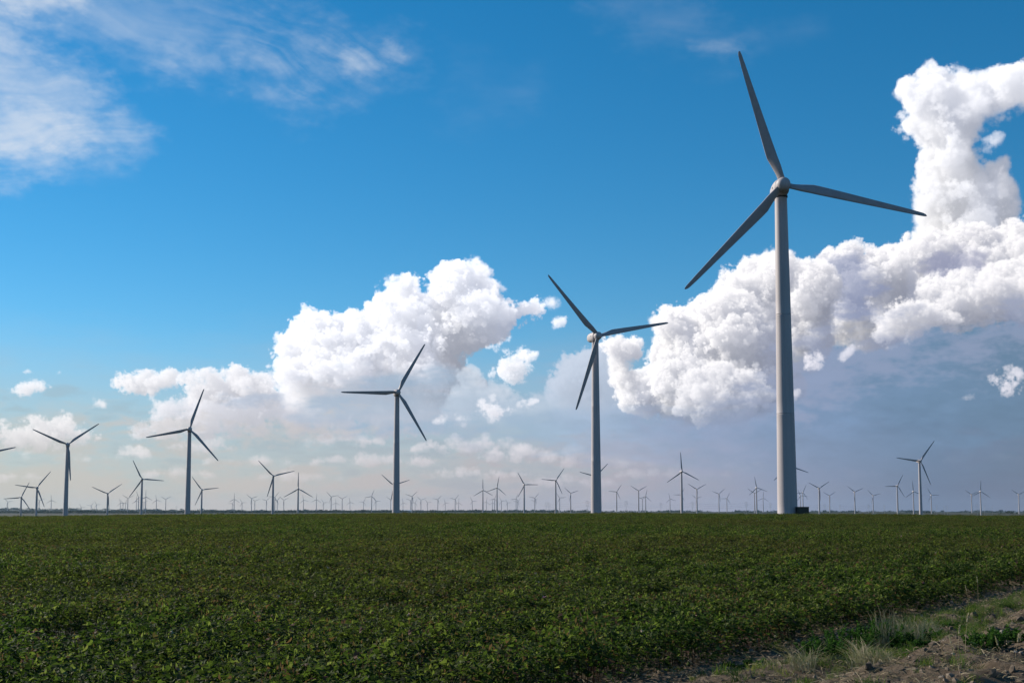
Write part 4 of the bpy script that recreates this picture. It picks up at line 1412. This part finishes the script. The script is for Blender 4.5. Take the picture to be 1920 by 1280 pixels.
def grass_tuft(seed, mat, n, h, spread, w, lean=.5, name='grass_tuft', tone=(0, 1)):
    r = random.Random(seed)
    G = Grow()
    for k in range(n):
        a, d = r.uniform(0, 2 * math.pi), spread * math.sqrt(r.random())
        p = Vector((d * math.cos(a), d * math.sin(a), -.03))
        hh = h * r.uniform(.45, 1.05)
        b = r.uniform(0, 2 * math.pi)
        l = hh * lean * r.uniform(.2, 1.2)
        dx, dy = math.cos(b) * l, math.sin(b) * l
        G.strip([p, p + Vector((dx * .15, dy * .15, hh * .4)), p + Vector((dx * .5, dy * .5, hh * .75)), p + Vector((dx, dy, hh * .95))], w * r.uniform(.7, 1.3), r.uniform(*tone))
    return G.mesh(name, [mat])


def build_grass():
    def dens(x, y, s, q):
        band = np.exp(-((q - 1.75 - .22 * np.sin(s * .5)) / .50) ** 2) * smooth(.55, 1.0, q)
        return smooth(.8, 2.6, s) * np.clip(band * (.40 + 1.9 * smooth(.30, .70, vnoise(x, y, 1.1, 31))), 0, 1) + .16 * (vnoise(x, y, .7, 32) > .60)
    x, y, r = on_verge(9000, 5, -4, 34, -.2, 4.6, dens)
    z = verge_height(x, y)
    n = len(x)
    src = [grass_tuft(60 + i, GRASS, 30, .20, .10, .009, .6, tone=(0, .8)) for i in range(4)] + [grass_tuft(70 + i, GRASS, 24, .17, .11, .008, .75, tone=(.55, 1)) for i in range(2)]
    sc = r.uniform(.55, 1.25, n)
    scatter('verge_grass', src, np.stack([x, y, z], 1), np.stack([r.normal(0, .12, n), r.normal(0, .12, n), r.uniform(0, 6.28, n)], 1), np.stack([sc, sc, sc * r.uniform(.7, 1.2, n)], 1),
            r.choice(6, n, p=[.2, .2, .2, .16, .12, .12]), 'short green and yellowing grass in a strip along the dirt verge')
    # straw and stubble
    x, y, r = on_verge(16000, 6, -5, 36, -1.0, 5.0, lambda x, y, s, q: .25 + .75 * vnoise(x, y, .5, 40))
    z = verge_height(x, y) + .02
    n = len(x)
    src = []
    for k in range(5):
        rr = random.Random(k)
        G = Grow()
        for i in range(3):
            a, l = rr.uniform(0, 6.28), rr.uniform(.05, .20)
            p = Vector((rr.uniform(-.1, .1), rr.uniform(-.1, .1), rr.uniform(0, .02)))
            d = Vector((math.cos(a) * l, math.sin(a) * l, rr.uniform(-.02, .06)))
            G.tube([p, p + d * .5 + Vector((0, 0, .012)), p + d], .0045, rr.random(), n=3)
        src.append(G.mesh('straw', [DRY]))
    scatter('straw_litter', src, np.stack([x, y, z], 1), np.stack([r.normal(0, .2, n), r.normal(0, .2, n), r.uniform(0, 6.28, n)], 1), np.repeat(r.uniform(.5, 1.3, (n, 1)), 3, 1), r.integers(0, 5, n),
            'broken straw and stubble littering the soil')
    # clods and pebbles
    x, y, r = on_verge(26000, 7, -5, 36, -.9, 5.2, lambda x, y, s, q: .15 + .85 * smooth(.35, .8, vnoise(x, y, .45, 50)) * (.4 + .6 * smooth(1.6, 2.6, q)))
    z = verge_height(x, y)
    n = len(x)
    CL = Mat('clod')
    rd = CL.node('ShaderNodeObjectInfo').outputs['Random']
    CL.set(**{'Base Color': CL.ramp(rd, [(0, (.046, .034, .024)), (.6, (.105, .078, .054)), (.95, (.17, .132, .098)), (1, (.32, .28, .24))]), 'Roughness': .95})
    src = []
    for k in range(5):
        bm = bmesh.new()
        bmesh.ops.create_icosphere(bm, subdivisions=1, radius=1)
        rr = random.Random(k)
        for v in bm.verts:
            v.co *= rr.uniform(.65, 1.2)
            v.co.z *= .7
        me = bpy.data.meshes.new('clod')
        bm.to_mesh(me)
        bm.free()
        me.materials.append(CL.m)
        src.append(me)
    sz = np.exp(r.normal(-3.75, .55, n))
    scatter('soil_clods', src, np.stack([x, y, z + sz * .2], 1), r.uniform(0, 6.28, (n, 3)), sz[:, None] * r.uniform(.7, 1.3, (n, 3)), r.integers(0, 5, n), 'brown clods and pebbles strewn over the verge')


build_grass()


def feathery_weed(seed, n=26, h=.45, spread=.28):
    r = random.Random(seed)
    S, Lf = Grow(), Grow()
    for k in range(n):
        a, d = r.uniform(0, 2 * math.pi), spread * math.sqrt(r.random())
        p = Vector((d * math.cos(a), d * math.sin(a), -.05))
        hh = h * r.uniform(.55, 1.1) * (1 - .35 * d / spread)
        top = p + Vector((math.cos(a) * d * .6 + r.gauss(0, .05), math.sin(a) * d * .6 + r.gauss(0, .05), hh))
        mid = p.lerp(top, .5) + Vector((r.gauss(0, .02), r.gauss(0, .02), .02))
        S.tube([p, mid, top], .004, .5, n=3)
        for i in range(38):
            u = r.uniform(.15, 1) ** .8
            c = p.lerp(mid, u * 2) if u < .5 else mid.lerp(top, u * 2 - 1)
            b = r.uniform(0, 6.28)
            Lf.leaf(c, Vector((math.cos(b), math.sin(b), r.uniform(.3, 1.3))), Vector((math.sin(b), -math.cos(b), .5)), r.uniform(.03, .065), r.uniform(.2, 1) * (.4 + .6 * u), False)
    return S, Lf


def build_weeds():
    spots = [(5.48, 20.50, 0.48, 0.34), (6.12, 20.72, 0.5, 0.32), (4.77, 19.06, 0.36, 0.26), (6.47, 20.30, 0.34, 0.26), (7.16, 21.44, 0.3, 0.24), (7.03, 18.48, 0.42, 0.22), (7.60, 19.22, 0.34, 0.2), (8.52, 23.66, 0.24, 0.22), (3.63, 18.26, 0.16, 0.16), (3.30, 18.38, 0.14, 0.14)]
    lab = ['bushy feathery green weed at the crop edge behind an arching dry tuft', 'widest feathery green weed, joined to the tall dry grass stems', 'low feathery green weed in front of the crop edge shadow',
           'feathery green weed below the grey dry grass clump', 'small feathery green weed on the grass strip past the grey clump', 'feathery green weed on the rough bank among pale seed stalks',
           'small green weed on the rough bank by the frame corner', 'low green weed in the yellowing grass strip', 'tiny yellow-green weed on bare soil under the crop edge', 'tiniest green weed on bare soil close to the crop leaves']
    for i, (x, y, h, sp) in enumerate(spots):
        z = float(verge_height(x, y))
        t = empty('weed_bush', (x, y, z), i * 1.1)
        tag(t, lab[i], 'weed', 'weeds along the dirt verge')
        S, Lf = feathery_weed(100 + i, 40 if h > .3 else 18, h, sp)
        link('stem', S.mesh('stem', [WEED]), t)
        link('foliage', Lf.mesh('foliage', [WEED]), t)

    tufts = [(6.12, 20.44, 0.74, 0.16, 0.36, 44), (6.58, 20.72, 0.56, 0.26, 0.45, 190), (5.07, 17.94, 0.5, 0.22, 0.9, 190), (4.08, 17.54, 0.42, 0.18, 0.9, 90), (7.28, 21.74, 0.4, 0.18, 0.5, 110), (5.24, 17.84, 0.3, 0.24, 0.8, 130), (3.75, 17.90, 0.16, 0.2, 0.9, 60)]
    lab = ['tallest dry grass tuft with thin upright straw stems at the crop edge', 'grey dry grass clump spreading beside the tall straw stems', 'arching pale dry grass tuft drooping over the weeds',
           'small dry grass tuft with curved bleached blades at the bottom edge', 'short brownish dry grass tuft beside the grey clump', 'flattened dry grass tuft under the arching one', 'low withered grass tuft on bare soil']
    for i, (x, y, h, sp, ln, n) in enumerate(tufts):
        z = float(verge_height(x, y))
        o = link('dry_grass_tuft', grass_tuft(200 + i, DRY, n, h, sp, .009, ln, 'dry_grass_tuft', (.45, 1)))
        o.location = (x, y, z)
        tag(o, lab[i], 'grass tuft', 'dry grass tufts on the verge')

    stalks = [(6.11, 17.64, 0.36, -0.1), (6.39, 17.84, 0.3, 0.03), (6.42, 17.64, 0.46, 0.05), (6.14, 17.34, 0.22, -0.02), (11.12, 29.58, 0.55, 0.0), (10.54, 28.62, 0.42, -0.04), (10.83, 29.72, 0.18, -0.25), (7.16, 17.74, 0.3, 0.06), (6.89, 17.54, 0.22, -0.04)]
    lab = ['pale seed stalk leaning outward on the rough bank', 'short straight seed stalk between two taller ones', 'tallest seed stalk on the rough bank, pale bristly head', 'shortest seed stalk at the bottom edge',
           'tall thin seed stalk standing alone by the crop edge', 'thin seed stalk beside the tall lone one at the crop edge', 'bent seed stalk drooping by the crop edge', 'seed stalk with white tip near the frame corner', 'short seed stalk before the corner weed']
    for i, (x, y, h, ln) in enumerate(stalks):
        z = float(verge_height(x, y))
        t = empty('seed_stalk', (x, y, z), 0)
        tag(t, lab[i], 'seed stalk', 'seed stalks of wild grass on the verge')
        G = Grow()
        top = Vector((ln, .02, h))
        G.tube([Vector((0, 0, -.05)), Vector((ln * .3, .01, h * .5)), top], .0045, .6)
        link('stem', G.mesh('stem', [DRY]), t)
        H = Grow()
        r = random.Random(i)
        d = Vector((ln * .5, .02, .10))
        H.tube([top - d * .1, top + d * .25, top + d * .8, top + d], .011, .9, .3, 6)
        for k in range(26):
            u = r.random()
            H.leaf(top + d * u, Vector((r.gauss(0, 1), r.gauss(0, 1), 1.2)), Vector((r.gauss(0, 1), r.gauss(0, 1), 0)), .03, r.uniform(.6, 1), False)
        link('seed_head', H.mesh('seed_head', [DRY]), t)


build_weeds()


# ------------------------------------------------------------------ woods and a farm shed far off
def build_woods():
    r = random.Random(9)
    G = Grow()
    W = leafy_material('far_wood', [(0, (.016, .028, .014)), (.6, (.030, .046, .022)), (1, (.045, .062, .028))], trans=.1)

    def crown(x, y, w, h):
        z = float(height(x, y)) - 1
        for k in range(int(26 + w)):
            a, b = r.uniform(0, 6.28), r.random()
            p = Vector((x + math.cos(a) * w * b, y + math.sin(a) * w * b * .5, z + h * (1 - b * b * .7) * r.uniform(.35, 1)))
            G.leaf(p, Vector((r.gauss(0, 1), r.gauss(0, 1), r.gauss(0, .6))), Vector((r.gauss(0, .6), -1, r.gauss(.5, .6))), r.uniform(.30, .55) * h, r.random())
    for i in range(900):
        az = math.radians(r.uniform(-31, 31))
        R = r.uniform(8300, 9900)
        k = .5 + .5 * math.sin(math.degrees(az) * 1.1 + 1.5 * math.sin(math.degrees(az) * .7))
        if r.random() < .25 + .7 * k:
            crown(R * math.sin(az), R * math.cos(az), r.uniform(14, 60), r.uniform(7, 15))
    for i in range(1000):
        az = math.radians(r.triangular(-32, 6, -20))
        R = r.uniform(5200, 9800)
        crown(R * math.sin(az), R * math.cos(az), r.uniform(25, 80), r.uniform(7, 13))
    for az, R, w, h in ((15.6, 5200, 9, 9), (-1.2, 6000, 25, 10), (-.3, 6100, 16, 12), (1.9, 5200, 20, 10), (8.5, 5600, 30, 11), (21.9, 4600, 34, 13), (-13.0, 8000, 18, 13), (-9.1, 8000, 14, 15), (-12.2, 8000, 14, 11), (-5.7, 7000, 14, 10), (12.5, 5200, 22, 11), (18.7, 5100, 20, 8)):
        az = math.radians(az)
        crown(R * math.sin(az), R * math.cos(az), w, h)
    o = link('far_woods', G.mesh('far_woods', [W]))
    tag(o, 'dark far-off woods and scattered trees along the horizon hills', kind='stuff')


build_woods()


def build_shed():
    x, y = -540.0, 6300.0
    z = float(height(x, y)) + 3
    t = empty('farm_shed', (x, y, z), .15)
    tag(t, 'long low white farm shed far off past the third-tallest turbine', 'shed')
    link('wall', mesh('wall', *box(-28, 28, -8, 8, -4, 6.5), [plain('white_sheet', (.60, .60, .58), .7)], False), t)
    v = [(-28.6, -9, 6.52), (28.6, -9, 6.52), (28.6, 9, 6.52), (-28.6, 9, 6.52), (-28.6, 0, 10), (28.6, 0, 10)]
    link('roof', mesh('roof', v, [(0, 1, 5, 4), (2, 3, 4, 5), (0, 4, 3), (1, 2, 5), (0, 3, 2, 1)], [plain('roof_sheet', (.66, .66, .65), .6)], False), t)
    link('door', mesh('door', *box(-5, 5, -8.3, -8.02, -4, 5.5), [plain('shed_door', (.25, .27, .30), .7)], False), t)


build_shed()
